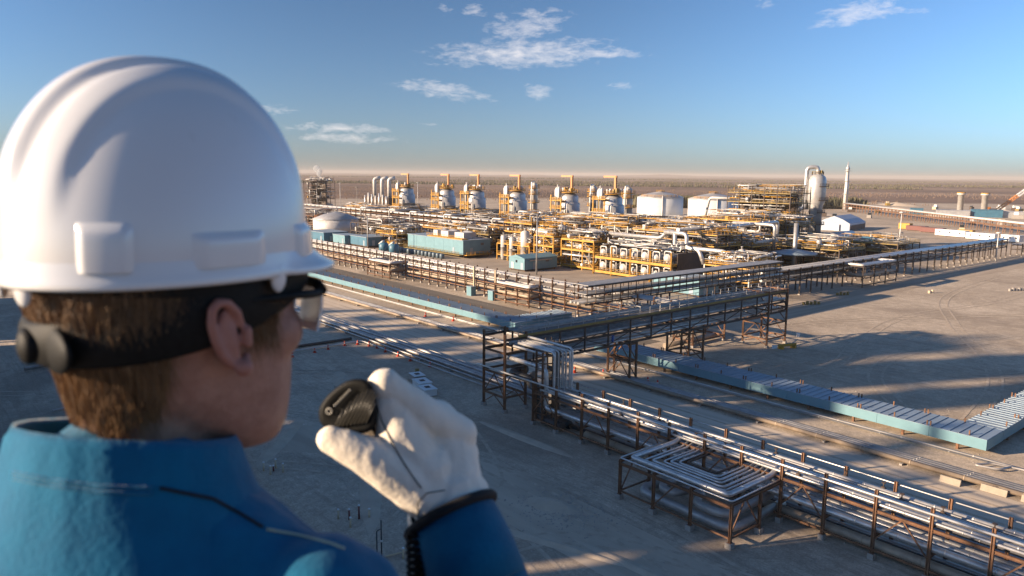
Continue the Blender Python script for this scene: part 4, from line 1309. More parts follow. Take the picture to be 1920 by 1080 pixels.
# inner white pipe rack
PY = [236.0 + 6.0 * k for k in range(40)]
rack('pipe_rack', 'inner pipe rack stacked with white pipes behind the blue buildings', 'y', PY, 207.5, 214.0, [10.2, 7.6, 5.0], 11.2, 11.2, STEEL, 0.32, 0.3, 3, None, False, [10.0, 7.4, 5.0])
for z, nmz in ((10.4, 'top'), (7.8, 'middle'), (5.2, 'bottom')):
    for i in range(4):
        r = (0.45, 0.3, 0.4, 0.35)[i]
        pipe('pale pipe on the %s deck of the inner rack, %s from the front' % (nmz, ordn[i]), [(208.3 + 1.5 * i, 232, z + r), (208.3 + 1.5 * i, 470, z + r)], r, WHITE if (i + int(z)) % 3 else SILVER, 'pipes on the inner rack', 8)
for i, y in enumerate((262, 300, 331, 352, 384)):
    pipe('white gooseneck pipe rising out of the inner rack, %s from the right' % nm[i], [(206.5, y, 5.5), (206.5, y, 12.2), (206.5, y - 6, 12.2), (222, y - 6, 12.2), (222, y - 6, 8)], 0.4, WHITE, 'goosenecks over the inner rack', 8, 1.0)

# ------------------------------------------------------------------ drum towers
def drum_tower(i, y):
    x = 247.0
    t = Thing('drum_tower', 'pale drum tower with orange davit, %s from the right of six' % nm[i], 'drum tower', (x, y, 0), 'drum towers in a row')
    t.inst('drum_shell', 'dt', lambda mb: mb.lathe([(4.9, 6.6), (5.1, 8.0), (5.1, 13.5), (5.18, 13.5), (5.18, 13.8), (5.1, 13.8), (5.1, 18.4), (4.9, 18.7), (4.3, 19.2), (4.3, 21.4), (3.9, 22.2), (2.2, 23.2), (0.1, 23.6)], (0, 0, 0), 24), GREYV, (x, y, 0))
    t.inst('skirt', 'dt', lambda mb: mb.lathe([(4.4, 1.0), (4.4, 6.7)], (0, 0, 0), 18), GREYV, (x, y, 0))
    t.inst('side_vessel', 'dt', lambda mb: mb.lathe([(1.5, 7), (1.5, 24.5), (1.1, 25.6), (0.3, 26.2), (0.3, 27.2)], (0, 0, 0), 12), WHITE, (x - 3.4, y + 4.6, 0))
    t.inst('side_vessel_slim', 'dt', lambda mb: mb.lathe([(0.7, 7), (0.7, 25.2), (0.4, 26.0), (0.1, 26.4)], (0, 0, 0), 10), WHITE, (x - 5.2, y + 1.9, 0))
    for k, z in enumerate([q + 0.9 * math.sin(i * 2.3 + q) for q in (8.6, 12.6, 16.4, 20.4)]):
        mb = MB().box((x - 4.4, y + 2.6, z), (4.6, 8.4, 0.35))
        handrail(mb, [(x - 6.6, y - 1.5, z), (x - 6.6, y + 6.7, z), (x - 2.2, y + 6.7, z)], 1.3, 1.2, 0.08)
        t.add('platform', mb, YELLOW)
    mb = MB().lathe([(4.6, 23.4), (4.6, 23.7)], (x, y, 0), 16)
    handrail(mb, [(x + 4.4 * math.cos(a), y + 4.4 * math.sin(a), 23.7) for a in [k * math.pi / 4 for k in range(8)]], 1.2, 1.8, 0.06, True)
    t.add('top_platform', mb, YELLOW)
    rr = random.Random(i)
    for k in range(9):
        t.add('top_gear', MB().box((x + rr.uniform(-3, 3), y + rr.uniform(-3, 3), 24.4 + rr.uniform(0, 0.8)), (rr.uniform(0.5, 1.3), rr.uniform(0.5, 1.3), rr.uniform(1, 2.2))), rr.choice((YELLOW, YELLOWD, WHITE)))
    o = t.add('davit_mast', MB().beam((x + 0.6, y - 0.8, 23.8), (x + 0.6, y - 0.8, 31.6), 0.95, 0.95), ORANGE)
    t.add('davit_arm', MB().beam((x - 0.6, y + 5.2, 31.2), (x + 0.75, y - 1.5, 31.2), 0.7, 0.8), ORANGE)
    for k in range(3):
        t.add('ladder_cage', MB().beam((x - 6.7, y - 1.2 + 3.4 * k, 4.0), (x - 6.7, y - 1.2 + 3.4 * k, 20.5 + k), 0.35, 0.5), YELLOW if k != 1 else YELLOWD)
        t.add('downcomer', MB().tube(elbow([(x - 5.4 + 0.2 * k, y - 1.4 - k * 1.1, 8), (x - 5.4 + 0.2 * k, y - 1.4 - k * 1.1, 13 + 2.8 * k), (x - 3.8, y - 1.4 - k * 1.1, 13 + 2.8 * k)], 0.5), 0.3, 8), WHITE)


for i, y in enumerate(VY):
    drum_tower(i, y)
for i, (x, y, h, r) in enumerate(((262, 297, 27.6, 1.9), (262, 253.6, 26.8, 2.0), (262, 231.5, 26.6, 2.3))):
    t = Thing('slim_column', 'slim pale column with yellow rings, %s' % ('between the second and third drum towers', 'left of the rightmost drum tower', 'just left of the white tanks')[i], 'column', (x, y, 0))
    t.add('shell', MB().lathe([(r, 0), (r, h - 4), (r * 0.9, h - 1.2), (r * 0.5, h - 0.3), (0.1, h)], (x, y, 0), 16), WHITE)
    for z in (12, 17, 21.5, h - 3):
        mb = MB().lathe([(r + 1.1, z), (r + 1.1, z + 0.3)], (x, y, 0), 12)
        handrail(mb, [(x + (r + 1) * math.cos(a), y + (r + 1) * math.sin(a), z + 0.3) for a in [k * math.pi / 3 for k in range(6)]], 1.1, 2, 0.06, True)
        t.add('platform', mb, YELLOW)
    t.add('side_pipe', MB().tube(elbow([(x - r - 0.6, y - 1, 2), (x - r - 0.6, y - 1, h + 0.4), (x, y, h + 0.4), (x, y, h - 0.6)], 0.6), 0.35, 8), SILVER)
# white storage tanks
for i, (x, y, r, h) in enumerate(((345, 280.0, 13.2, 19.4), (345, 243.5, 13.2, 19.4))):
    t = Thing('storage_tank', '%s of two big white storage tanks with shallow cone roofs' % ('left' if i == 0 else 'right'), 'storage tank', (x, y, 0), 'white storage tanks')
    t.add('shell', MB().lathe([(r, 0), (r, h)], (x, y, 0), 64), TANKW)
    t.add('roof', MB().lathe([(r + 0.25, h - 0.1), (r + 0.25, h + 0.15), (r * 0.75, h + 1.4), (r * 0.4, h + 2.5), (1.4, h + 3.2), (1.4, h + 3.6), (0.1, h + 3.7)], (x, y, 0), 48), GREYV)
    mb = MB()
    for k in range(5):
        mb.lathe([(r + 0.05, 3.6 * k), (r + 0.05, 3.6 * k + 0.12)], (x, y, 0), 64)
    t.add('seam_ring', mb, TANKW)
    t.add('ladder_pipe', MB().tube([(x - r * 0.72, y - r * 0.72, 0), (x - r * 0.72, y - r * 0.72, h + 1.2)], 0.3, 8), WHITE)
    mb = MB()
    handrail(mb, [(x + (r - 0.6) * math.cos(a), y + (r - 0.6) * math.sin(a), h + 0.4) for a in [math.pi * (0.9 + 0.12 * k) for k in range(6)]], 1.1, 2, 0.07)
    handrail(mb, [(x + 2.4 * math.cos(a), y + 2.4 * math.sin(a), h + 2.9) for a in [math.pi / 3 * k for k in range(6)]], 1.1, 2, 0.07, True)
    t.add('roof_rail', mb, YELLOW)
# silver column with gooseneck
t = Thing('fractionator', 'tall silver column with wide head and curved overhead pipe', 'column', (330, 177, 0))
cx, cy = 330.0, 176.5
t.add('shell', MB().lathe([(3.0, 0), (3.0, 18.5), (4.0, 21.0), (4.0, 30.2), (3.4, 32.0), (2.0, 33.2), (0.1, 33.8)], (cx, cy, 0), 28), GREYV)
for z, r in ((5.0, 3.0), (10.0, 3.0), (15.5, 3.0), (21.2, 4.0), (27.5, 4.0)):
    mb = MB()
    n = 10
    for k in range(n):
        a0, a1 = -2.4 + 3.4 * k / n, -2.4 + 3.4 * (k + 1) / n
        mb.quads([(cx + q * math.cos(a), cy + q * math.sin(a), z + dz) for dz in (0, 0.3) for q, a in ((r, a0), (r + 1.3, a0), (r + 1.3, a1), (r, a1))], [(3, 2, 1, 0), (4, 5, 6, 7), (1, 2, 6, 5), (0, 1, 5, 4), (2, 3, 7, 6)])
    handrail(mb, [(cx + (r + 1.2) * math.cos(-2.4 + 3.4 * k / 6), cy + (r + 1.2) * math.sin(-2.4 + 3.4 * k / 6), z + 0.3) for k in range(7)], 1.1, 2, 0.06)
    t.add('platform', mb, DARK)
t.add('overhead_pipe', MB().tube(elbow([(cx, cy, 33.0), (cx, cy, 36.4), (cx - 3.0, cy + 3.8, 36.4), (cx - 3.0, cy + 3.8, 17.0), (cx - 10, cy + 10, 17.0), (cx - 32, cy + 14, 17.0)], 2.6, 6), 0.9, 12), SILVER)
t.add('feed_pipe', MB().tube(elbow([(cx - 2, cy, 13.5), (cx - 12, cy + 4, 13.5), (cx - 34, cy + 6, 13.5)], 2.5, 4), 1.0, 10), SILVER2)
mb = MB()
handrail(mb, [(cx + 2.6 * math.cos(a), cy + 2.6 * math.sin(a), 33.0) for a in [math.pi / 4 * k for k in range(8)]], 1.4, 1.5, 0.08, True)
mb.box((cx + 1, cy - 1, 34.2), (1.2, 1.2, 1.6))
t.add('top_rail', mb, YELLOWD)
t = Thing('reboiler', 'fat silver horizontal drum at the foot of the silver column', 'drum', (316, 156, 0))
t.add('shell', MB().lathe([(0.1, -9.6), (1.6, -9.2), (2.3, -8.2), (2.3, 8.2), (1.6, 9.2), (0.1, 9.6)], (316, 156, 6.5), 20, 'x'), SILVER)
t.add('saddle', MB().box((311, 156, 2.2), (1.0, 3.6, 4.4)), CONCRETE)
t.add('saddle', MB().box((321, 156, 2.2), (1.0, 3.6, 4.4)), CONCRETE)
# mushroom fan deck
t = Thing('fan_deck', 'round flat pale deck on a single stem among the right modules', 'cooler', (226, 127, 0))
t.add('stem', MB().lathe([(0.7, 0), (0.7, 17.0)], (226, 127, 0), 12), SILVER2)
t.add('disc', MB().lathe([(1.0, 6.6), (7.0, 7.0), (7.2, 7.6), (0.8, 8.6)], (226, 127, 0), 28), ROOFG)
for k in range(5):
    a = k * 1.256
    t.add('strut', MB().beam((226 + 6 * math.cos(a), 127 + 6 * math.sin(a), 0), (226 + 6 * math.cos(a), 127 + 6 * math.sin(a), 6.9), 0.3, 0.3), STEEL)
# big overhead pipes
OV = 'shining overhead pipes'
pipe('thick shining overhead pipe with a square dip, left one', [(186, 172, 12.4), (186, 150, 12.4), (186, 147.5, 14.8), (184, 143, 14.8), (184, 143, 10.2), (184, 134, 10.2), (184, 132, 6.0)], 0.62, SILVER, OV, 12, 1.3, 4.0)
pipe('thick shining overhead pipe stepping down, longest one', [(184, 147, 14.6), (184, 138.6, 14.6), (184, 138.6, 10.4), (184, 124.5, 10.4), (184, 124.5, 6.2), (184, 112, 6.2), (178, 108, 6.2)], 0.62, SILVER, OV, 12, 1.3, 4.0)
pipe('thick shining overhead pipe reaching toward the brown high structure', [(184, 142, 15.6), (215, 142, 15.6), (240, 142, 16.2), (240, 142, 9.0)], 0.62, SILVER, OV, 12, 1.3, 4.0)
pipe('thick shining overhead pipe at the foot of the white tanks', [(225, 150, 16.0), (225, 134, 16.0), (225, 134, 9.0)], 0.55, SILVER, OV, 12, 1.3)
pipe('grey overhead duct left of the shining pipes', [(196, 178, 13.6), (196, 152, 13.6), (204, 148, 13.6)], 0.7, SILVER, OV, 12, 1.2)
pipe('pale pipe high beside the right white tank', [(292, 197, 22.0), (292, 208, 22.0), (292, 210, 13.0)], 0.6, WHITE, OV, 10, 1.6)
# three stacks at left
t = Thing('stack_group', 'three pale stacks with hooded tops standing on one furnace', 'furnace', (300, 522, 0))
t.add('furnace_box', MB().box((302, 522, 6.5), (14, 36, 13)), DARK)
for k, y in enumerate((533.8, 522, 511)):
    t.add('stack', MB().tube(elbow([(300, y, 12), (300, y, 27), (304, y - 2.6, 28)], 1.8, 4), 1.45, 12), WHITE)
for k in range(7):
    t.add('side_duct', MB().tube([(294.6, 506 + k * 5.6, 3), (294.6, 506 + k * 5.6, 14 + (k % 3))], 0.8, 8), WHITE if k % 2 else SILVER)
# small white dome tank by the helmet
t = Thing('dome_tank', 'small pale tank with low cone roof beside the helmet peak', 'storage tank', (176, 354, 0))
t.add('shell', MB().lathe([(11.5, 0), (11.5, 8.2)], (176, 354, 0), 40), WHITE)
t.add('roof', MB().lathe([(11.7, 8.2), (11.7, 8.4), (6, 10.6), (0.1, 11.8)], (176, 354, 0), 40), GREYV)
mb = MB()
handrail(mb, [(168, 362, 8.4), (172, 366, 8.4), (180, 366, 8.4)], 1.5, 2, 0.1)
t.add('rail', mb.box((174, 365.5, 8.6), (6, 1.4, 0.4)), ORANGE)
# two vertical vessels wrapped in yellow platforms
t = module('yellow platform around three pale upright vessels by the small blue building', 175, 186, 200.5, 219.0, [2.0, 6.2], 60, YELLOW, YELLOW, 0.6, (WHITE, WHITE, WHITE), pipes=10, towers=0, drums=0, bay=6)
for k, (x, y, r, h) in enumerate(((175.6, 216.0, 1.1, 9.2), (175.6, 211.0, 1.0, 8.8), (176.5, 204.6, 1.7, 11.5))):
    t.inst('vessel', (h, r), vess_fn(h, r), WHITE, (x, y, 0.2))

# ------------------------------------------------------------------ blue buildings
def shed(label, x0, x1, y0, y1, zb, zt, gable=0.0, m=TEAL, seams=6, door=True, gaxis='x'):
    t = Thing('equipment_shed', label, 'building', (x0, y0, 0))
    n = seams
    for k in range(n):
        a, b = y0 + (y1 - y0) * k / n, y0 + (y1 - y0) * (k + 1) / n
        t.add('wall_panel', MB().box((x0 + 0.1, (a + b) / 2, (zb + zt) / 2), (0.2, b - a - 0.07, zt - zb)), m)
    n2 = max(2, int((x1 - x0) / 3))
    for k in range(n2):
        a, b = x0 + 0.2 + (x1 - x0 - 0.2) * k / n2, x0 + 0.2 + (x1 - x0 - 0.2) * (k + 1) / n2
        for y in (y0 + 0.1, y1 - 0.1):
            t.add('wall_panel', MB().box(((a + b) / 2, y, (zb + zt) / 2), (b - a - 0.06, 0.2, zt - zb)), m)
    t.add('back_wall', MB().box((x1 + 0.1, (y0 + y1) / 2, (zb + zt) / 2), (0.2, y1 - y0, zt - zb)), m)
    t.add('floor_frame', MB().box(((x0 + x1) / 2, (y0 + y1) / 2, zb - 0.15), (x1 - x0 - 0.5, y1 - y0 - 0.5, 0.3)), DARK)
    if gable:
        yc = (y0 + y1) / 2
        vs = [(x0 - 0.3, y0 - 0.3, zt), (x1 + 0.3, y0 - 0.3, zt), (x1 + 0.3, y1 + 0.3, zt), (x0 - 0.3, y1 + 0.3, zt), (x0 - 0.3, yc, zt + gable), (x1 + 0.3, yc, zt + gable)]
        t.add('roof', MB().quads(vs, [(0, 1, 5, 4), (2, 3, 4, 5), (0, 4, 3), (1, 2, 5), (3, 2, 1, 0)]), m)
    else:
        t.add('roof', MB().box(((x0 + x1) / 2, (y0 + y1) / 2, zt + 0.1), (x1 - x0 + 0.5, y1 - y0 + 0.3, 0.2)), ROOFG)
    t.add('door', MB().box((x0 - 0.03, y0 + (y1 - y0) * 0.16, zb + 1.15), (0.08, 1.3, 2.3)), ROOFG)
    t.add('door', MB().box((x0 + (x1 - x0) * 0.3, y0 - 0.03, zb + 1.15), (1.3, 0.08, 2.3)), ROOFG)
    t.add('wall_vent', MB().box((x0 + (x1 - x0) * 0.7, y0 - 0.05, zb + (zt - zb) * 0.7), (1.4, 0.1, 0.9)), GRAT)
    for y in (y0 + 0.5, (y0 + y1) / 2, y1 - 0.5):
        for x in (x0 + 0.6, x1 - 0.6):
            t.inst('leg', round(zb, 2), lambda mb: mb.box((0, 0, zb / 2 - 0.15), (0.35, 0.35, zb - 0.3)), STEEL, (x, y, 0))
    return t


s1 = shed('long pale blue building on stilts with units on its roof', 166.0, 179.0, 228.5, 268.0, 1.4, 6.6, 0, TEAL, 6)
for k, (y, w) in enumerate(((236.0, 6.0), (246.0, 5.0), (252.5, 3.0))):
    s1.add('roof_unit', MB().box((171.5, y, 8.0), (4.0, w, 2.4)), WHITE)
    s1.add('roof_duct', MB().lathe([(1.2, -w / 2), (1.2, w / 2)], (174.5, y, 8.4), 14, 'y'), GREYV)
mb = MB().box((168, 242, 6.95), (3, 24, 0.3))
handrail(mb, [(166.3, 229.5, 7.0), (166.3, 254, 7.0)], 1.1, 2, 0.05)
s1.add('roof_walkway', mb, YELLOW)
mb = MB().box((164.8, 248, 1.2), (2.0, 40, 0.2))
handrail(mb, [(164, 228.5, 1.3), (164, 268, 1.3)], 1.1, 2.4, 0.05)
s1.add('side_walkway', mb, YELLOWD)
mb = MB().box((172, 227.2, 1.2), (12, 2.2, 0.2))
handrail(mb, [(166, 226.2, 1.3), (178, 226.2, 1.3)], 1.1, 2, 0.06)
s1.add('end_walkway', mb, YELLOW)
s2 = shed('small blue gabled shed beside a light pole', 159.0, 173.5, 184.5, 192.5, 0.6, 4.4, 1.0, TEAL, 1)
s2.add('window', MB().box((158.93, 188.6, 3.2), (0.08, 0.8, 0.8)), GLASSD)
s2.add('door', MB().box((158.93, 190.6, 1.7), (0.06, 1.2, 2.1)), WHITE)
s2.add('vent_pipe', MB().box((166, 184.2, 3.6), (10, 0.3, 0.3)), SILVER2)
shed('blue shed with a lit end wall at far left beyond the rack', 155.0, 166.0, 283.5, 298.0, 0.8, 4.4, 0, TEALD, 2)
shed('pale blue shed second from the helmet beyond the rack', 153.0, 160.0, 299.5, 311.0, 0.6, 4.2, 0, TEAL, 2)
shed('dark blue shed closest to the helmet beyond the rack', 150.0, 162.0, 314.0, 332.0, 0.8, 4.6, 0, TEALD, 3)
shed('low teal shed beneath the inner rack', 192.0, 203.0, 276.0, 292.0, 0.6, 4.4, 0, TEAL, 2)
shed('teal shed glimpsed through the second bridge', 163.0, 171.5, 118.0, 134.0, 0.5, 4.6, 0, TEAL, 3)
# drums in a row under the long blue building
for k in range(13):
    y = 263 - k * 2.6
    solo('air_cooler', MB().lathe([(0.9, 0), (0.9, 1.7), (0.7, 1.9), (0.1, 1.9)], (158.5, y, 0), 10), mat('slate_drum', (0.1, 0.14, 0.17), 0.5), (158.5, y, 0),
         'squat slate-coloured drum in the row before the long blue building', 'drum', 'row of squat slate drums')
for k, (x, y) in enumerate(((151.0, 262.0), (151.5, 255.0))):
    t = Thing('tank_unit', 'dark blue tank with white horn pipes, %s of the pair behind the long rack' % ('left' if k == 0 else 'right'), 'tank', (x, y, 0))
    t.add('body', MB().lathe([(2.0, 0.4), (2.0, 3.6), (1.2, 4.2), (0.1, 4.3)], (x, y, 0), 14), TEALD)
    t.add('horn', MB().tube([(x - 1, y + 2.2, 3.6), (x - 0.4, y - 0.5, 4.9)], [0.25, 0.55], 8), WHITE)
    t.add('foot', MB().box((x, y, 0.2), (2.6, 2.6, 0.4)), CONCRETE)


def light_pole(label, x, y, h, m=WHITE, head=True, col=None):
    t = Thing('light_pole', label, 'light pole', (x, y, 0), 'light poles')
    t.add('pole', MB().tube([(x, y, 0), (x, y, h)], [0.28, 0.16], 8), m)
    if head:
        t.add('lamp_head', MB().lathe([(0.2, h - 0.3), (0.9, h), (0.9, h + 0.35), (0.1, h + 0.5)], (x, y, 0), 10), m)
    else:
        t.add('lamp_arm', MB().tube(elbow([(x, y, h - 0.2), (x, y + 3.4, h + 0.2), (x, y + 3.6, h - 0.4)], 0.4), 0.1, 6), m)
    return t


light_pole('slim grey light pole in front of the small blue gabled shed', 157.2, 176.5, 19.5, SILVER2, False)
light_pole('slim grey light pole before the left blue sheds', 149.0, 271.5, 14.5, SILVER2, False)
light_pole('white light pole standing before the tent and trailers', 308.0, 128.6, 18.2)
light_pole('distant light pole with round top right of the leftmost drum tower', 330.0, 517.0, 24.0)
light_pole('distant light pole with round top left of the three stacks', 300.0, 594.0, 22.5)
light_pole('distant pale light pole at far left near the steam', 300.0, 640.0, 21.0)
light_pole('short white pole in the dark yard rack', 330.0, 101.0, 11.0)
light_pole('grey square mast left of the three stacks', 290.0, 545.0, 20.0, CONCRETE)
# steam puffs at far left
STEAM = mat('steam', (0.85, 0.83, 0.82), 1.0, 0, None)
for k, (x, y, z, s) in enumerate(((300.0, 716, 25, 1.0), (306.0, 646, 26, 0.9))):
    mb = MB()
    rr = random.Random(k)
    for j in range(9):
        r = (1.0 + 0.35 * j) * s
        mb.lathe([(0.05, -r), (r * 0.7, -r * 0.7), (r, 0), (r * 0.7, r * 0.7), (0.05, r)], (x + rr.uniform(-1.2, 1.2) * s, y + rr.uniform(-2, 2) * s + j * 0.4, z + j * 1.25 * s), 10)
    vm_ = bpy.data.materials.new('steam_volume')
    vm_.use_nodes = True
    nt = vm_.node_tree
    nt.nodes.clear()
    ou = nt.nodes.new('ShaderNodeOutputMaterial')
    pv = nt.nodes.new('ShaderNodeVolumePrincipled')
    pv.inputs['Color'].default_value = (0.95, 0.95, 0.95, 1)
    pv.inputs['Density'].default_value = 0.35
    nt.links.new(pv.outputs[0], ou.inputs['Volume'])
    solo('steam_plume', mb, vm_, (x, y, z), 'white steam puff rising at far left, %s the dark furnace structure' % ('left of' if k == 0 else 'right of'), 'steam', None, 'stuff')

# ------------------------------------------------------------------ right background
t = Thing('flare_mast', 'tall pale mast standing alone beyond the tent', 'mast', (735, 362, 0))
t.add('shaft', MB().tube([(735, 362, 0), (736, 362.6, 40)], [2.4, 1.5], 12), WHITE)
t.add('tip', MB().lathe([(1.6, 39.5), (2.2, 40.2), (1.8, 41.5), (0.6, 43.5), (0.4, 47)], (736, 362.6, 0), 10), GREYV)
t.add('side_pipe', MB().tube([(733, 361, 0), (734.3, 361.4, 40)], 0.45, 6), GREYV)
for z in (15, 28, 38):
    t.add('platform', MB().lathe([(3.4, z), (3.4, z + 0.4)], (735.6, 362.3, 0), 10), GREYV)
# big fabric tent
t = Thing('fabric_tent', 'white fabric shelter with a shaded side by the soil pile', 'tent', (436, 216, 0))
TENT = mat('tent_fabric', (0.42, 0.46, 0.52), 0.7)
a0, a1 = Vector((434, 230, 0)), Vector((440, 213, 0))     # gable end
d = Vector((33, -12 * 0 + 6, 0))
hw, hr = 4.4, 8.8
am = (a0 + a1) / 2
prof = [(0, 0), (0, hw), (0.22, hw + 2.4), (0.5, hr), (0.78, hw + 2.4), (1, hw), (1, 0)]
vs, fs = [], []
for b in (Vector((0, 0, 0)), d):
    for u, z in prof:
        p = a0.lerp(a1, u) + b
        vs.append((p.x, p.y, z))
for k in range(6):
    fs.append((k, k + 1, k + 8, k + 7))
t.add('skin', MB().quads(vs, fs + [tuple(range(6, -1, -1)), tuple(range(7, 14))]), TENT)
p = a0.lerp(a1, 0.55)
t.add('door', MB().beam((p.x - 0.15, p.y, 0), (p.x - 0.15, p.y, 4), 0.1, 5.0), WHITE)
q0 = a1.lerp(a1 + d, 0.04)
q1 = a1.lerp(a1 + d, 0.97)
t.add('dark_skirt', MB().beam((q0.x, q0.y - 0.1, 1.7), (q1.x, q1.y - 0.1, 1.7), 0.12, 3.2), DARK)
# cone-roofed white shelters behind the brown structure
for k, (x, y, r, h) in enumerate(((470, 318, 11, 14), (486, 300, 7, 9), (465, 282, 8, 12), (452, 262, 11, 13), (520, 340, 7, 8))):
    t = solo('dome_shelter', MB().lathe([(r, 0), (r * 0.97, h * 0.25), (r * 0.75, h * 0.6), (r * 0.4, h * 0.88), (0.1, h)], (x, y, 0), 16), TANKW, (x, y, 0),
             'white domed shelter behind the plant, %s from the tanks' % ordn[k].replace('foremost', 'first'), 'shelter', 'white domed shelters')


def trailer(label, x, y, L, w, h, rz, m, group, grp_cat='trailer', win=3):
    t = Thing('site_trailer', label, grp_cat, (x, y, 0), group)
    c, s = math.cos(rz), math.sin(rz)
    t.add('body', MB().box((x, y, 0.5 + h / 2), (L, w, h), rz), m)
    t.add('roof', MB().box((x, y, 0.55 + h), (L + 0.3, w + 0.3, 0.12), rz), m)
    t.add('chassis', MB().box((x, y, 0.25), (L * 0.9, w * 0.7, 0.5), rz), DARK)
    for k in range(win):
        o = (k + 0.5) / win - 0.5
        nx, ny = s, -c
        t.add('window', MB().box((x + c * o * L + nx * (w / 2 + 0.02), y + s * o * L + ny * (w / 2 + 0.02), 0.5 + h * 0.6), (0.9, 0.06, 0.7), rz), GLASSD)
    return t


TR = math.atan2(-34, -12) + math.pi
rt = math.atan2(-1.0, 0.6)
for k, (px, y, L) in enumerate(((449, 160.0, 17), (438, 141.5, 15), (437, 127.5, 9))):
    trailer('long white site trailer beyond the yard, %s from the left' % ('first', 'second', 'third')[k], px, y, L, 4, 3.2, math.atan2(-17.0, -4.0), TANKW, 'white trailers')
trailer('red container beside the white trailers', 470, 178, 14, 3.5, 2.6, math.atan2(-18.0, -3.0), RED, None, 'container', 0)
trailer('second red container left of the white light pole', 478, 190, 12, 3.5, 2.6, math.atan2(-18.0, -3.0), RED, None, 'container', 0)
trailer('yellow container at the left end of the red ones', 486, 200, 7, 3.5, 3.4, math.atan2(-18.0, -3.0), YELLOW, None, 'container', 0)
trailer('small yellow container right of the red ones', 470, 160, 8, 3, 2.4, math.atan2(-18.0, -3.0), YELLOW, None, 'container', 0)
for k, (x, y) in enumerate(((757, 265), (756, 245))):
    t = Thing('short_stack', 'short pale round stack far right, %s of two' % ('left' if k == 0 else 'right'), 'stack', (x, y, 0))
    t.add('shell', MB().lathe([(2.6, 0), (2.6, 17), (3.6, 17), (3.6, 18.4), (2.4, 18.6)], (x, y, 0), 14), WHITE)
    t.add('band', MB().lathe([(3.7, 18.4), (3.7, 19.2)], (x, y, 0), 14), YELLOW)
for k, (x, y, L, w, h, m) in enumerate(((690, 247, 24, 8, 5, GREYV), (704, 226, 22, 8, 6, TEALD), (715, 212, 18, 8, 5, GREYV), (655, 166, 34, 10, 6.5, TEAL), (700, 280, 10, 6, 5, TEALD), (640, 150, 20, 9, 6, TANKW))):
    solo('site_hut', MB().box((x, y, h / 2), (L, w, h), -1.1).box((x, y, h + 0.2), (L + 0.6, w + 0.6, 0.4), -1.1), m, (x, y, 0),
         ('grey hut left of the crane far off', 'dark blue hut under the short stacks', 'small grey hut right of the short stacks', 'teal hut below the crane boom', 'tiny dark hut left of the short stacks', 'white hut at the far right edge')[k], 'hut')
# crane
t = Thing('crane', 'mobile crane with white boom and orange foot at the right edge', 'crane', (772, 236, 0))
b0, b1 = Vector((770, 240, 3)), Vector((806, 205, 43))
bm = b0.lerp(b1, 0.35)
for nmx, p, q, mm in (('boom_foot', b0, bm, ORANGE), ('boom', bm, b1, TANKW)):
    mb = MB()
    side = Vector((0.7, 0.7, 0))
    up = Vector((-0.5, 0.5, 0.7))
    cs = [(-1.1, -1.1), (1.1, -1.1), (1.1, 1.1), (-1.1, 1.1)]
    for u, v in cs:
        mb.beam(p + side * u + up * v, q + side * u + up * v, 0.5, 0.5)
    n = 8
    for k in range(n):
        for e in range(4):
            u, v = cs[e]
            u2, v2 = cs[(e + 1) % 4]
            mb.beam(p.lerp(q, k / n) + side * u + up * v, p.lerp(q, (k + 1) / n) + side * u2 + up * v2, 0.28, 0.28)
    t.add(nmx, mb, mm)
t.add('cab', MB().box((768, 243, 3), (6, 7, 4), 0.8).box((766, 245, 5.5), (3, 3, 2), 0.8), ORANGE)
t.add('track', MB().box((769, 245, 0.7), (9, 2, 1.4), 0.8), DARK)
t.add('track', MB().box((766, 240, 0.7), (9, 2, 1.4), 0.8), DARK)
# scattered machines on the cleared land
for k in range(26):
    rr = random.Random(100 + k)
    x, y = rr.uniform(480, 900), rr.uniform(150, 420)
    s = rr.uniform(1.5, 3.2)
    t = Thing('earthmover', 'tiny earthmover on the distant sand beyond the plant', 'machine', (x, y, 0), 'distant machines on the sand')
    a = rr.uniform(0, 3)
    t.add('body', MB().box((x, y, s * 0.55), (s * 2.6, s * 1.3, s), a), rr.choice((WOOD, TANKW, YELLOWD, DARK, CONCRETE)))
    t.add('cab', MB().box((x + 0.4 * s * math.cos(a), y + 0.4 * s * math.sin(a), s * 1.4), (s, s, s * 0.8), a), rr.choice((WOOD, GLASSD, TANKW)))

# ------------------------------------------------------------------ small things near the road
def cone(x, y, label, s=1.0):
    s = s * 0.8
    t = Thing('traffic_cone', label, 'cone', (x, y, 0), 'orange cones')
    t.inst('cone_body', s, lambda mb: mb.lathe([(0.28 * s, 0.06 * s), (0.2 * s, 0.6 * s), (0.12 * s, 1.0 * s), (0.03, 1.1 * s)], (0, 0, 0), 10), CONE, (x, y, 0))
    t.inst('base', s, lambda mb: mb.box((0, 0, 0.03 * s), (0.75 * s, 0.75 * s, 0.06 * s)), CONE, (x, y, 0))
    t.inst('stripe', s, lambda mb: mb.lathe([(0.225 * s, 0.5 * s), (0.19 * s, 0.68 * s)], (0, 0, 0), 10), WHITE, (x, y, 0))


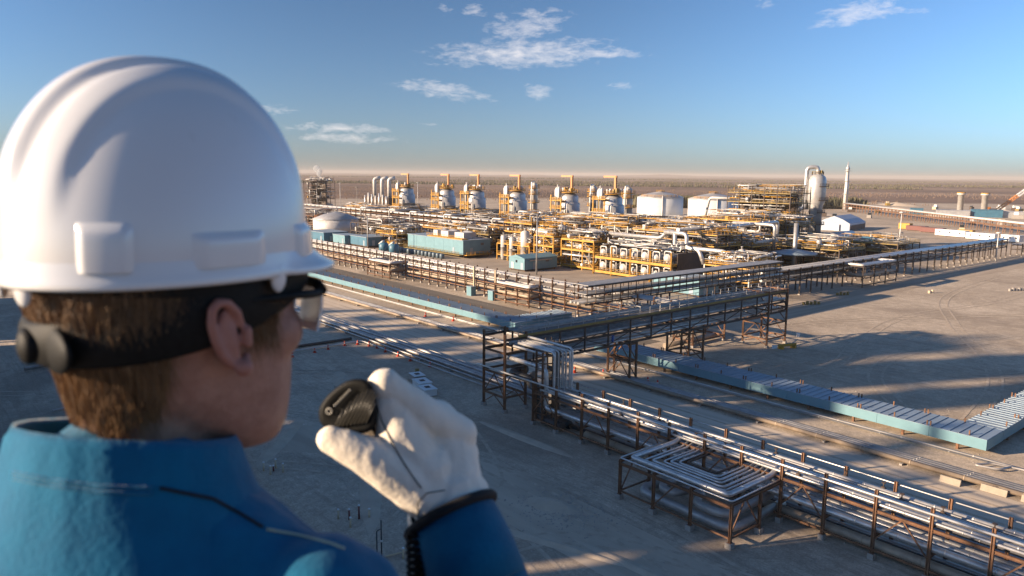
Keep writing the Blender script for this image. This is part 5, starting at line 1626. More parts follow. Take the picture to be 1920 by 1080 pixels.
cs = [(51.5, 121.5), (56.0, 122.3), (59.0, 123.1), (62.8, 124.0), (65.1, 123.3), (66.2, 120.9), (66.5, 118.5), (66.2, 115.0), (66.4, 110.9), (66.3, 106.7), (66.9, 101.5), (61.6, 96.6)]
for i, (x, y) in enumerate(cs):
    cone(x, y, 'orange cone along the bent white pipe, %s from the left end' % ('first', 'second', 'third', 'fourth', 'fifth', 'sixth', 'seventh', 'eighth', 'ninth', 'tenth', 'eleventh', 'twelfth')[i], 1.0)
for i, (x, y) in enumerate(((88.2, 72.6), (88.0, 70.5), (83.5, 84.0), (86.0, 80.0), (90.5, 139), (92.5, 131))):
    cone(x, y, ('orange cone left of the barrel by the road', 'large orange cone on the road beyond the near rack', 'orange cone under the bridge near its left end', 'orange cone at the foot of the slim bridge tower', 'orange cone before the left blue duct, left of two', 'orange cone before the left blue duct, right of two')[i], 1.15)
t = Thing('drum_barrel', 'yellow barrel among the orange cones', 'barrel', (62.0, 97.8, 0))
t.add('body', MB().lathe([(0.35, 0), (0.37, 0.4), (0.35, 0.42), (0.37, 0.82), (0.35, 0.84), (0.35, 1.2)], (62.0, 97.8, 0), 14), YELLOWD)
t.add('lid', MB().lathe([(0.33, 1.2), (0.33, 1.24)], (62.0, 97.8, 0), 14), YELLOWD)
for k, (x, y, w, l) in enumerate(((60.6, 95.6, 1.7, 2.4), (59.2, 92.0, 2.0, 3.0), (57.9, 88.6, 1.9, 2.8))):
    t = Thing('crate', ('small crate nearest the cones above the glove', 'middle white crate above the glove', 'right white crate above the glove')[k], 'crate', (x, y, 0), 'crates on the sand')
    t.add('box', MB().box((x, y, 0.55), (w, l, 0.9), -0.2), CONCRETE if k == 0 else TANKW)
    t.add('lid', MB().box((x, y, 1.04), (w + 0.16, l + 0.16, 0.08), -0.2), TANKW)
    t.add('hatch', MB().box((x, y, 1.12), (0.7, 0.8, 0.06), -0.2), DARK)
    for s in (-1, 1):
        t.add('skid', MB().box((x + s * w * 0.3, y, 0.05), (0.2, l, 0.1), -0.2), WOOD)
for k, (x, y, h, m) in enumerate(((28.4, 75.7, 0.95, WOOD), (28.6, 74.3, 0.95, WOOD), (29.2, 75.0, 0.6, RED), (29.7, 75.6, 1.0, WOOD), (29.9, 74.1, 0.95, WOOD),
                                  (29.5, 60.4, 0.9, WOOD), (29.6, 58.2, 0.9, WOOD), (30.2, 59.6, 1.0, RED), (31.0, 59.2, 1.3, RED), (31.8, 58.7, 0.9, WOOD),
                                  (30.4, 50.4, 0.9, WOOD), (31.2, 49.6, 0.9, WOOD), (31.9, 50.8, 1.2, WOOD), (31.6, 49.9, 0.7, RED), (32.8, 49.6, 0.9, WOOD))):
    red = m is RED
    t = Thing('survey_stake', '%s survey stake in the sand, %s' % ('red' if red else 'pale', ('cluster beside the shirt collar', 'cluster below the thumb', 'cluster beside the coiled cord')[k // 5]), 'stake', (x, y, 0),
              'survey stakes %s, %s' % ('red' if red else 'pale', ('beside the collar', 'below the thumb', 'beside the coiled cord')[k // 5]))
    t.inst('shaft', round(h, 2), lambda mb: mb.lathe([(0.1, 0), (0.09, h)], (0, 0, 0), 8), m, (x, y, 0))
    t.inst('cap', 'c', lambda mb: mb.lathe([(0.11, -0.02), (0.11, 0.08)], (0, 0, 0), 8), TANKW, (x, y, h))
for k, (x, y, h) in enumerate(((29.2, 51.9, 3.2), (28.6, 51.6, 2.4), (27.5, 78.9, 2.0))):
    t = Thing('vent_post', ('tall black post beside the coiled cord', 'shorter black hooked post beside the coiled cord', 'thin pale post under the chin')[k], 'post', (x, y, 0))
    mm = BLACKP if k < 2 else WOOD
    t.add('shaft', MB().tube([(x, y, 0), (x, y, h)], 0.06, 8), mm)
    if k == 1:
        t.add('hook', MB().tube(elbow([(x, y, h - 0.02), (x, y, h + 0.12), (x + 0.5, y + 0.2, h + 0.12)], 0.12), 0.05, 6), mm)
    else:
        t.add('collar', MB().lathe([(0.09, h * 0.4), (0.09, h * 0.45)], (x, y, 0), 8), TANKW)
pipe('thin pale pipe on the ground behind the stakes by the coiled cord', [(27, 51.8, 0.15), (35, 50.4, 0.15)], 0.07, WOOD, None, 6)
for k, (x, y, L) in enumerate(((83.8, 27.6, 2.0), (84.7, 23.8, 2.4), (84.9, 20.2, 2.4))):
    t = Thing('road_barrier', 'concrete road barrier at the right edge, %s' % ('farthest left', 'middle', 'at the frame border')[k], 'barrier', (x, y, 0), 'concrete barriers')
    vs = []
    for yy in (-L / 2, L / 2):
        for px_, z in ((-0.35, 0), (0.35, 0), (0.2, 0.25), (0.1, 0.65), (-0.1, 0.65), (-0.2, 0.25)):
            vs.append((x + px_, y + yy, z))
    t.add('body', MB().quads(vs, [(i, (i + 1) % 6, 6 + (i + 1) % 6, 6 + i) for i in range(6)] + [(5, 4, 3, 2, 1, 0), (6, 7, 8, 9, 10, 11)]), mat('barrier_tan', (0.33, 0.28, 0.22), 0.9, 0, (0.26, 0.22, 0.17), 1))
    t.add('lifting_eye', MB().tube(elbow([(x, y - 0.15, 0.64), (x, y - 0.15, 0.75), (x, y + 0.15, 0.75), (x, y + 0.15, 0.64)], 0.08), 0.025, 6), DARK)
t = Thing('beam_offcut', 'blue-grey steel plank leaning on the sand at the bottom right', 'plank', (54.2, 23.6, 0))
t.add('plate', MB().beam((53.0, 23.2, 0.12), (55.4, 24.6, 0.5), 0.4, 0.08), ROOFG)
t.add('prop', MB().box((55.2, 24.5, 0.2), (0.4, 0.4, 0.4)), WOOD)
t = Thing('trench_box', 'yellow striped barrier frame at the foot of the far bridge tower', 'barrier', (126.5, 71.6, 0))
t.add('frame', MB().beam((125.4, 72.4, 0.7), (129.2, 71.0, 0.7), 0.2, 0.5), YELLOW)
for fx, fy in ((126.0, 72.2), (128.6, 71.2)):
    t.add('foot', MB().box((fx, fy, 0.25), (0.5, 1.0, 0.5)), YELLOW)
t.add('sign', MB().beam((124.2, 73.0, 0.5), (125.2, 72.6, 0.5), 0.1, 0.7), TANKW)
for k, (x, y, lab) in enumerate(((198.0, 97.3, 'small yellow barricade in the yard nearest the loop bay'), (223.2, 83.5, 'small tan spool lying in the yard middle'), (176.1, 95.0, 'yellow barricade right of the far bridge tower'), (246.8, 70.9, 'pile of pale blocks at the right edge of the yard'), (139.8, 76.0, 'pale sack lying near the far bridge tower'))):
    t = Thing('yard_item', lab, ('barricade', 'spool', 'barricade', 'block pile', 'sack')[k], (x, y, 0))
    mm = (YELLOWD, WOOD, YELLOWD, CONCRETE, TANKW)[k]
    for j in range((4, 2, 5, 6, 1)[k]):
        t.add('piece', MB().box((x + j * 0.95 - 1, y - j * 0.5, 0.35 + 0.12 * (j % 2)), (0.55, 0.5, 0.7 + 0.24 * (j % 2))), mm)
# equipment at the far left edge
t = Thing('lift_truck', 'blue and white boom lift parked at the left frame edge', 'boom lift', (28.5, 133, 0))
t.add('chassis', MB().box((28.5, 131, 0.7), (4.2, 2.2, 0.9), 0.4), BLUE)
for s in (-1, 1):
    for q in (-1, 1):
        t.add('wheel', MB().lathe([(0.5, -0.2), (0.5, 0.2)], (28.5 + s * 1.4, 131 + s * 0.6 + q * 1.1, 0.5), 12, 'y'), DARK)
t.add('boom', MB().beam((29, 131, 1.2), (25.5, 134, 4.2), 0.4, 0.5), TANKW)
t.add('jib', MB().beam((25.5, 134, 4.2), (22, 134, 4.0), 0.3, 0.4), TANKW)
t.add('basket', MB().box((27.0, 130.4, 1.7), (1.2, 1.4, 1.1)), BLUE)
pipe('pale pipe on the ground near the left frame edge', [(14, 112, 0.3), (34, 116, 0.3)], 0.14, WHITE, None, 8)
pipe('grey pipe on the ground behind the boom lift', [(14, 138, 0.5), (38, 144, 0.5)], 0.3, SILVER2, None, 8)
for k in range(14):
    rr = random.Random(300 + k)
    x, y = rr.uniform(16, 30), rr.uniform(96, 110)
    s = rr.uniform(0.3, 0.8)
    solo('timber_block', MB().box((x, y, s * 0.35), (s * 2.4, s, s * 0.7), rr.uniform(0, 3)), rr.choice((WOOD, RED, YELLOW, CONCRETE, DARK)), (x, y, 0),
         'loose block of site debris left of the collar', 'debris', 'debris left of the collar')

# ------------------------------------------------------------------ rocks and far bush
ROCK = mat('pale_rock', (0.32, 0.28, 0.24), 0.95)
mb = MB()
rr = random.Random(77)
for k in range(2600):
    if k < 600:
        x, y = rr.gauss(47, 2.2), rr.gauss(49, 2.6)
        s = rr.uniform(0.05, 0.16)
    else:
        x, y = rr.uniform(20, 160), rr.uniform(18, 150)
        s = rr.uniform(0.04, 0.15)
    if 73 < x < 85:
        continue
    vs = [(x + rr.uniform(0.6, 1) * s * a, y + rr.uniform(0.6, 1) * s * b, c * s) for a, b, c in ((-1, -1, -0.2), (1, -1, -0.2), (1, 1, -0.2), (-1, 1, -0.2), (0.1, 0.1, rr.uniform(0.5, 1.0)))]
    mb.quads(vs, [(0, 1, 4), (1, 2, 4), (2, 3, 4), (3, 0, 4)])
solo('loose_stones', mb, ROCK, (0, 0, 0), 'loose pale stones strewn over the sand', 'stones', None, 'stuff')

BUSH = mat('bare_bush', (0.15, 0.1, 0.072), 1.0, 0, (0.22, 0.15, 0.105), 0.004)
PINE = mat('dark_pine', (0.06, 0.058, 0.032), 1.0, 0, (0.13, 0.11, 0.06), 0.05)


def woods(name, label, m, zones, hmin, hmax, seed):
    rr = random.Random(seed)
    mb = MB()
    for (cx_, cy_, sx, sy, rz, n) in zones:
        c, s = math.cos(rz), math.sin(rz)
        for _ in range(n):
            u, v = rr.uniform(-1, 1) * sx, rr.uniform(-1, 1) * sy
            x, y = cx_ + u * c - v * s, cy_ + u * s + v * c
            h = rr.uniform(hmin, hmax)
            w = h * rr.uniform(0.16, 0.3)
            a = rr.uniform(0, 6.28)
            ring = [(x + w * math.cos(a + k * 1.257), y + w * math.sin(a + k * 1.257), h * rr.uniform(0.2, 0.45)) for k in range(5)]
            mb.quads([(x, y, -0.1)] + ring + [(x + rr.uniform(-0.2, 0.2) * w, y, h)],
                     [(0, 1 + (k + 1) % 5, 1 + k) for k in range(5)] + [(6, 1 + k, 1 + (k + 1) % 5) for k in range(5)])
    return solo(name, mb, m, (0, 0, 0), label, 'trees', None, 'stuff')


woods('bushland', 'brown leafless bushland spreading behind the plant to the horizon', BUSH,
      [(700, 720, 420, 130, 2.4, 1500), (1100, 900, 700, 220, 2.35, 1500), (1500, 500, 500, 160, 2.3, 700), (2200, 1700, 1500, 420, 2.35, 1500), (600, 1300, 600, 250, 2.5, 1200)], 1.5, 3.2, 8)
woods('pine_belt', 'dark strip of thin pines standing behind the white tanks', PINE,
      [(640, 455, 80, 22, 2.42, 1300), (735, 385, 40, 14, 2.4, 300)], 8.0, 13.0, 9)
woods('pine_belt', 'faint dark pine strips near the skyline', PINE,
      [(1500, 1500, 900, 60, 2.35, 1600), (2600, 1500, 1300, 90, 2.3, 2000), (3600, 3400, 2600, 160, 2.35, 3000)], 6.0, 11.0, 10)

# ------------------------------------------------------------------ unseen blocks added left of the view to cast shade over the road
def shade_unit(label, x0, x1, y0, y1, h, seed, solid=0.7):
    rr = random.Random(seed)
    t = Thing('shade_caster', label, 'shade caster', (x0, y0, 0), 'added shade casters outside the frame')
    nx, ny = 1, max(1, round((y1 - y0) / 6))
    for i in range(nx + 1):
        for j in range(ny + 1):
            t.inst('column', h, lambda mb: mb.beam((0, 0, 0), (0, 0, h), 0.4, 0.4), STEEL, (x0 + (x1 - x0) * i / nx, y0 + (y1 - y0) * j / ny, 0))
    nz = max(1, round(h / 6))
    dz = h / nz
    for k in range(nz):
        t.add('deck', MB().box(((x0 + x1) / 2, (y0 + y1) / 2, dz * (k + 1) - 0.2), (x1 - x0, y1 - y0 - 0.1, 0.3)), GRAT)
        for j in range(ny):
            ya, yb = y0 + (y1 - y0) * j / ny, y0 + (y1 - y0) * (j + 1) / ny
            if rr.random() < solid:
                t.add('cladding', MB().box((x0 + 0.3, (ya + yb) / 2, dz * (k + 0.5) - 0.2), (0.2, yb - ya, dz - 0.3)), GREYV)
    for k in range(2):
        r = rr.uniform(0.5, 0.9)
        yv = rr.uniform(y0 + 1, y1 - 1)
        t.add('vent', MB().lathe([(r, h - 1), (r, h + rr.uniform(1.5, 5)), (r * 0.6, h + 5.2)], ((x0 + x1) / 2, yv, 0), 10), WHITE)
    mb = MB()
    handrail(mb, [(x0, y0, h), (x1, y0, h), (x1, y1, h), (x0, y1, h)], 1.1, 2, 0.05, True)
    t.add('handrail', mb, YELLOW)
    return t


SHADE = [
    ('clad process unit outside the left frame edge, first from the camera', -36, -28, 34, 55.4, 31.7, 1, 0.96),
    ('clad process unit outside the left frame edge, second from the camera', -36, -28, 57.2, 77.4, 31.9, 2, 0.96),
    ('clad process unit outside the left frame edge, third from the camera', -36, -28, 79, 93, 32.4, 3, 0.96),
    ('clad process unit outside the left frame edge, fourth from the camera', -36, -28, 93.4, 96.4, 39, 4, 0.96),
    ('clad process unit outside the left frame edge, fifth from the camera', -36, -28, 97.4, 109, 33.2, 5, 0.96),
    ('clad process unit outside the left frame edge, sixth from the camera', -36, -28, 109.4, 119, 60, 6, 0.96),
    ('clad process unit outside the left frame edge, seventh from the camera', -36, -28, 119.5, 122, 32.4, 7, 0.96),
    ('clad process unit outside the left frame edge, eighth from the camera', -36, -28, 122.4, 136.5, 64, 8, 0.96),
    ('clad process unit outside the left frame edge, ninth from the camera', -36, -28, 137, 141, 34, 9, 0.96),
    ('clad process unit outside the left frame edge, tenth from the camera', -36, -28, 141.4, 152, 60, 10, 0.96),
    ('clad process unit outside the left frame edge, eleventh from the camera', -36, -28, 152.4, 159, 35, 11, 0.96),
    ('clad process unit outside the left frame edge, twelfth from the camera', -36, -28, 159.5, 163, 30.3, 12, 0.96),
    ('clad process unit outside the left frame edge, thirteenth from the camera', -36, -28, 163.4, 170, 35.5, 13, 0.96),
    ('clad process unit outside the left frame edge, fourteenth from the camera', -36, -28, 170.5, 173, 29.3, 14, 0.96),
    ('clad process unit outside the left frame edge, fifteenth from the camera', -36, -28, 173.4, 177.5, 34.5, 15, 0.96),
    ('clad process unit outside the left frame edge, sixteenth from the camera', -36, -28, 178, 185, 48, 16, 0.96),
    ('clad process unit outside the left frame edge, seventeenth from the camera', -36, -28, 185.4, 191, 32.4, 17, 0.96),
    ('clad process unit outside the left frame edge, eighteenth from the camera', -36, -28, 191.5, 194, 27.2, 18, 0.96),
    ('clad process unit outside the left frame edge, nineteenth from the camera', -36, -28, 194.4, 202, 35.5, 19, 0.96),
    ('clad process unit outside the left frame edge, twentieth from the camera', -36, -28, 202.5, 207, 28.2, 20, 0.96),
    ('clad process unit outside the left frame edge, twenty-first from the camera', -36, -28, 207.4, 213, 33.4, 21, 0.96),
    ('clad process unit outside the left frame edge, twenty-second from the camera', -36, -28, 213.4, 249, 25.1, 22, 0.96),
]

for k, a in enumerate(SHADE):
    shade_unit(*a)

# ------------------------------------------------------------------ the platform and the person on it
from mathutils import noise as mnoise
from mathutils.bvhtree import BVHTree

ZUP = Vector((0, 0, 1))
F0 = Vector((math.cos(HEAD), math.sin(HEAD), 0))


HK = 1.12      # how far in front of the face the hand is held


def at(px, py, depth):
    """a point in front of the camera at a given depth in metres"""
    return CAM + (RT * (px - 960) - UP * (py - 540)) * (depth / F_PX) + FW * depth


FLOOR_Z = 30.28
ROT = HEAD
pl = Thing('viewing_platform', 'steel platform the person stands on above the plant', 'platform', (-0.4, -0.5, 0))


def loc2(r, f, z):
    return CAM * 0 + Vector((0, 0, z)) + _r0 * r + F0 * f


mb = MB()
dk = [loc2(-2.0, -2.2, FLOOR_Z - 0.06), loc2(2.2, -2.2, FLOOR_Z - 0.06), loc2(2.2, 0.98, FLOOR_Z - 0.06), loc2(-2.0, 0.98, FLOOR_Z - 0.06)]
mb.quads([*dk, *[p + ZUP * 0.06 for p in dk]], [(3, 2, 1, 0), (4, 5, 6, 7), (0, 1, 5, 4), (1, 2, 6, 5), (2, 3, 7, 6), (3, 0, 4, 7)])
pl.add('deck', mb, GRAT)
for r in (-1.9, 2.1):
    for f in (-2.1, 0.9):
        pl.add('column', MB().beam(loc2(r, f, 0), loc2(r, f, FLOOR_Z - 0.06), 0.3, 0.3), STEEL)
mb = MB()
handrail(mb, [loc2(-1.95, 0.93, FLOOR_Z), loc2(2.15, 0.93, FLOOR_Z)], 0.98, 1.0, 0.02)
pl.add('handrail', mb, YELLOW)


def blob(mb, p, r, n=12):
    prof = [(max(0.0005, r * math.sin(math.pi * k / 8)), -r * math.cos(math.pi * k / 8)) for k in range(9)]
    mb.lathe(prof, p, n)


def capsule(mb, p, q, r0, r1, n=14):
    p, q = Vector(p), Vector(q)
    pts = [p.lerp(q, k / 4) for k in range(5)]
    mb.tube(pts, [r0 + (r1 - r0) * k / 4 for k in range(5)], n)
    blob(mb, p, r0)
    blob(mb, q, r1)


def ellipsoid(mb, c, ax, n=16):
    """ax: three half-axis vectors"""
    vs, fs = [], []
    m = 10
    for j in range(1, m):
        t = math.pi * j / m
        for k in range(n):
            a = 2 * math.pi * k / n
            vs.append(Vector(c) + ax[0] * (math.sin(t) * math.cos(a)) + ax[1] * (math.sin(t) * math.sin(a)) + ax[2] * math.cos(t))
    top, bot = len(vs), len(vs) + 1
    vs += [Vector(c) + ax[2], Vector(c) - ax[2]]
    for j in range(m - 2):
        for k in range(n):
            k2 = (k + 1) % n
            fs.append((j * n + k, (j + 1) * n + k, (j + 1) * n + k2, j * n + k2))
    for k in range(n):
        k2 = (k + 1) % n
        fs.append((top, k, k2))
        fs.append((bot, (m - 2) * n + k2, (m - 2) * n + k))
    mb.quads(vs, fs, True)


def fuse(mb, voxel, smooth=6, factor=0.5):
    """unites overlapping solids into one smooth skin and returns (vertices, faces)"""
    me = mb.mesh('tmp', GRAT)
    o = bpy.data.objects.new('tmp', me)
    COL.objects.link(o)
    md = o.modifiers.new('r', 'REMESH')
    md.mode = 'VOXEL'
    md.voxel_size = voxel
    md.use_smooth_shade = True
    ms = o.modifiers.new('s', 'SMOOTH')
    ms.factor = factor
    ms.iterations = smooth
    dg = bpy.context.evaluated_depsgraph_get()
    dg.update()
    ev = o.evaluated_get(dg)
    m2 = bpy.data.meshes.new_from_object(ev)
    v = [x.co.copy() for x in m2.vertices]
    nrm = [x.normal.copy() for x in m2.vertices]
    f = [tuple(p.vertices) for p in m2.polygons]
    bpy.data.objects.remove(o)
    bpy.data.meshes.remove(me)
    bpy.data.meshes.remove(m2)
    return v, nrm, f


def skin_obj(t, name, v, f, m, parent=None):
    mb = MB()
    mb.quads(v, f, True)
    return t.add(name, mb, m, parent)


def bumpy_mat(name, col, rough, scale, bump, col2=None, stretch=(1, 1, 1), spec=0.4, sss=0.0, lo=0.35, hi=0.65, sheen=0.0, dist=0.002):
    m = mat(name, col, rough, 0, col2, scale, stretch, 0, None, spec, 6.0, lo, hi)
    nt = m.node_tree
    b = nt.nodes['Principled BSDF']
    g = nt.nodes.new('ShaderNodeNewGeometry')
    mp = nt.nodes.new('ShaderNodeMapping')
    mp.inputs['Scale'].default_value = stretch
    nt.links.new(g.outputs['Position'], mp.inputs['Vector'])
    n2 = nt.nodes.new('ShaderNodeTexNoise')
    n2.inputs['Scale'].default_value = scale * 6
    n2.inputs['Detail'].default_value = 6
    nt.links.new(mp.outputs[0], n2.inputs['Vector'])
    bp = nt.nodes.new('ShaderNodeBump')
    bp.inputs['Strength'].default_value = bump
    bp.inputs['Distance'].default_value = dist
    nt.links.new(n2.outputs['Fac'], bp.inputs['Height'])
    nt.links.new(bp.outputs[0], b.inputs['Normal'])
    if sss:
        b.inputs['Subsurface Weight'].default_value = sss
        b.inputs['Subsurface Radius'].default_value = (0.012, 0.005, 0.003)
    if sheen:
        b.inputs['Sheen Weight'].default_value = sheen
    return m


SKIN = bumpy_mat('skin', (0.31, 0.15, 0.105), 0.55, 70, 0.35, (0.4, 0.21, 0.15), (1, 1, 1), 0.35, 0.25)
EARM = bumpy_mat('ear_skin', (0.32, 0.135, 0.1), 0.55, 60, 0.2, (0.37, 0.165, 0.122), (1, 1, 1), 0.35, 0.35)
HAIRM = bumpy_mat('brown_hair', (0.13, 0.07, 0.03), 0.5, 260, 0.4, (0.24, 0.132, 0.056), (1, 1, 0.06), 0.45)
CLOTH = bumpy_mat('blue_coverall', (0.0012, 0.082, 0.165), 0.85, 30, 0.6, (0.0016, 0.106, 0.2), (1, 1, 1), 0.15, 0, 0.35, 0.65, 0.15, 0.0015)
LEATHER = bumpy_mat('cream_leather', (0.7, 0.63, 0.53), 0.8, 30, 0.6, (0.76, 0.69, 0.59), (1, 1, 1), 0.25, 0, 0.35, 0.65, 0.1, 0.0015)
BLACKR = bumpy_mat('black_plastic', (0.004, 0.004, 0.0038), 0.6, 200, 0.15, (0.008, 0.008, 0.0075), (1, 1, 1), 0.18)
BLACKT = bumpy_mat('black_trim', (0.008, 0.008, 0.009), 0.8, 120, 0.4)
HELM = mat('helmet_white', (0.63, 0.63, 0.625), 0.2, 0, (0.5, 0.49, 0.47), 34, (1, 1, 0.35), 0, None, 0.5, 9, 0.62, 0.85, 0.8)
LENS = bpy.data.materials.new('sun_white_lens')
LENS.use_nodes = True
_b = LENS.node_tree.nodes['Principled BSDF']
_b.inputs['Base Color'].default_value = (0.95, 0.95, 0.95, 1)  # whiteness stands in for sun glare on the clear lens
_b.inputs['Roughness'].default_value = 0.4
_b.inputs['Transmission Weight'].default_value = 0.35
_b.inputs['IOR'].default_value = 1.5
PALE = mat('pale_reflective_piping', (0.3, 0.34, 0.25), 0.6)

# head frame: x to where the face looks, y to the person's left, z up
YAW = R(43.0)
HX = F0 * math.cos(YAW) + _r0 * math.sin(YAW)
HY = F0 * math.sin(YAW) - _r0 * math.cos(YAW)
EAR = at(430, 618, 0.575)
HO = EAR + HY * 0.077


def hd(x, y, z):
    return HO + HX * x + HY * y + ZUP * z


feet = HO + F0 * 0.02 - _r0 * 0.02
pe = Thing('person', 'person in blue coverall and hard hat seen from behind, speaking into a handset', 'person', (feet.x, feet.y, FLOOR_Z))

# ---- body: one continuous skin, head loft joined with neck, trunk and limbs
HEADS = [(0.128, -0.03, 0.03, 0.03), (0.118, -0.07, 0.062, 0.056), (0.09, -0.096, 0.088, 0.072), (0.05, -0.106, 0.09, 0.077), (0.02, -0.106, 0.09, 0.0765),
         (-0.005, -0.1, 0.085, 0.0745), (-0.03, -0.09, 0.085, 0.0715), (-0.055, -0.076, 0.085, 0.067), (-0.08, -0.052, 0.083, 0.0595), (-0.1, -0.022, 0.08, 0.049), (-0.116, 0.012, 0.074, 0.034), (-0.124, 0.035, 0.06, 0.016)]


def head_ring(z, xb, xf, w, n=32, off=0.0):
    out = []
    xc, a = (xb + xf) / 2, (xf - xb) / 2 + off
    for k in range(n):
        t = 2 * math.pi * k / n
        c, s = math.cos(t), math.sin(t)
        e = 0.86
        out.append((xc + a * math.copysign(abs(c) ** e, c), (w + off) * math.copysign(abs(s) ** e, s), z))
    return out


mb = MB()
n = 32
vs, fs = [], []
for z, xb, xf, w in HEADS:
    vs += [hd(*p) for p in head_ring(z, xb, xf, w)]
for i in range(len(HEADS) - 1):
    for k in range(n):
        k2 = (k + 1) % n
        fs.append((i * n + k2, i * n + k, (i + 1) * n + k, (i + 1) * n + k2))
fs.append(tuple(range(n)))
fs.append(tuple(reversed(range((len(HEADS) - 1) * n, len(HEADS) * n))))
mb.quads(vs, fs, True)
# nose, brow, chin
capsule(mb, hd(0.08, 0.01, 0.0), hd(0.094, 0.012, -0.034), 0.008, 0.011)
blob(mb, hd(0.088, 0.022, -0.036), 0.008)
blob(mb, hd(0.088, 0.002, -0.036), 0.008)
capsule(mb, hd(0.082, 0.03, 0.022), hd(0.082, -0.026, 0.022), 0.01, 0.01)
capsule(mb, hd(0.08, 0.02, -0.062), hd(0.08, -0.012, -0.062), 0.009, 0.009)
capsule(mb, hd(0.078, 0.02, -0.076), hd(0.078, -0.012, -0.076), 0.009, 0.009)
blob(mb, hd(0.066, 0, -0.104), 0.02)
blob(mb, hd(0.056, 0.042, -0.014), 0.026)
blob(mb, hd(0.056, -0.042, -0.014), 0.026)
BYAW = R(16.0)
BX = F0 * math.cos(BYAW) + _r0 * math.sin(BYAW)
BY = F0 * math.sin(BYAW) - _r0 * math.cos(BYAW)
NB = hd(-0.042, 0.0, -0.128)


def bd(x, y, z):
    return NB + BX * x + BY * y + ZUP * z


capsule(mb, hd(-0.022, 0, -0.03), NB + ZUP * 0.02, 0.052, 0.054)
SHO_R, SHO_L = bd(-0.01, -0.165, -0.1), bd(-0.01, 0.185, -0.055)
ELB_R = at(1035, 1420, 0.72)
WRI_R = at(852, 990, 0.725 * HK)
ELB_L, WRI_L = bd(0.0, 0.25, -0.34), bd(0.14, 0.2, -0.56)
HIP = bd(0.0, 0, -0.56)
GROUNDZ = FLOOR_Z


def trunk(mb, k):
    ellipsoid(mb, bd(0.01, 0, -0.16), [BX * 0.105 * k, BY * 0.175 * k, ZUP * 0.17 * k])
    ellipsoid(mb, bd(-0.015, 0, -0.07), [BX * 0.085 * k, BY * 0.15 * k, ZUP * 0.085 * k])
    ellipsoid(mb, bd(0.01, 0, -0.36), [BX * 0.11 * k, BY * 0.155 * k, ZUP * 0.2 * k])
    ellipsoid(mb, bd(0.0, 0, -0.54), [BX * 0.115 * k, BY * 0.165 * k, ZUP * 0.12 * k])
    for s in (-1, 1):
        capsule(mb, bd(-0.02, 0.04 * s, -0.04), bd(-0.01, 0.13 * s, -0.092), 0.05 * k, 0.054 * k)
    capsule(mb, SHO_R, ELB_R, 0.066 * k, 0.05 * k)
    capsule(mb, ELB_R, WRI_R, 0.056 * k, 0.043 * k)
    capsule(mb, SHO_L, ELB_L, 0.066 * k, 0.05 * k)
    capsule(mb, ELB_L, WRI_L, 0.05 * k, 0.036 * k)
    for s in (-1, 1):
        kn = bd(0.03, 0.1 * s, -0.98)
        capsule(mb, bd(0.0, 0.085 * s, -0.58), kn, 0.088 * k, 0.062 * k)
        an = Vector((kn.x - BX.x * 0.05, kn.y - BX.y * 0.05, GROUNDZ + 0.1))
        capsule(mb, kn, an, 0.062 * k, 0.045 * k)


body_mb = mb
trunk(body_mb, 0.86)
v, nn_, f = fuse(body_mb, 0.0045, 5)
body = skin_obj(pe, 'body', v, f, SKIN)
body_bvh = BVHTree.FromPolygons(v, f)

# ---- coverall
mb = MB()
trunk(mb, 1.0)
capsule(mb, bd(-0.03, 0, -0.05), bd(-0.025, 0, -0.02), 0.085, 0.08)
v, nn_, f = fuse(mb, 0.006, 8)
out = []
for p, q in zip(v, nn_):
    w = p * 14
    d = mnoise.noise(Vector((w.x, w.y, w.z * 0.6))) * 0.009 + mnoise.ridged_multi_fractal(p * 16, 0.9, 2.0, 3, 0.9, 2.0) * 0.0022 + mnoise.noise(p * 40) * 0.003
    out.append(p + q * d)
skin_obj(pe, 'coverall', out, f, CLOTH)
cov_bvh = BVHTree.FromPolygons(out, f)


def onto(bvh, px, py, lift=0.001):
    d = (at(px, py, 1.0) - CAM).normalized()
    h = bvh.ray_cast(CAM, d)
    return None if h[0] is None else h[0] - d * lift


# collar: a standing band, folded at the top
def ring_pts(c, rx, ry, n, tilt, th=0.0):
    out = []
    for k in range(n):
        t = 2 * math.pi * k / n
        x, y = (rx + th) * math.cos(t), (ry + th) * math.sin(t)
        out.append(c + BX * x + BY * y + ZUP * (tilt * x))
    return out


mb = MB()
n = 64
prof = [(0.0, 0.118, 0.150, -0.075), (0.0, 0.104, 0.128, -0.05), (0.0, 0.092, 0.108, -0.02), (0.0, 0.083, 0.095, 0.012), (0.0, 0.078, 0.087, 0.036), (0.0, 0.074, 0.083, 0.044), (0.0, 0.068, 0.077, 0.040), (0.0, 0.066, 0.076, 0.0)]
vs, fs = [], []
for j, (th, rx, ry, z) in enumerate(prof):
    ring = ring_pts(bd(-0.012, 0, z), rx, ry, n, -0.28)
    for k, p in enumerate(ring):
        d = mnoise.noise(Vector((k * 0.9, j * 0.4, 3))) * 0.0035 if j < 5 else 0
        c0 = bd(-0.012, 0, z)
        vs.append(p + (p - c0).normalized() * d)
for j in range(len(prof) - 1):
    for k in range(n):
        k2 = (k + 1) % n
        fs.append((j * n + k, j * n + k2, (j + 1) * n + k2, (j + 1) * n + k))
mb.quads(vs, fs, True)
collar = pe.add('collar', mb, CLOTH)
col_bvh = BVHTree.FromPolygons(vs, fs)


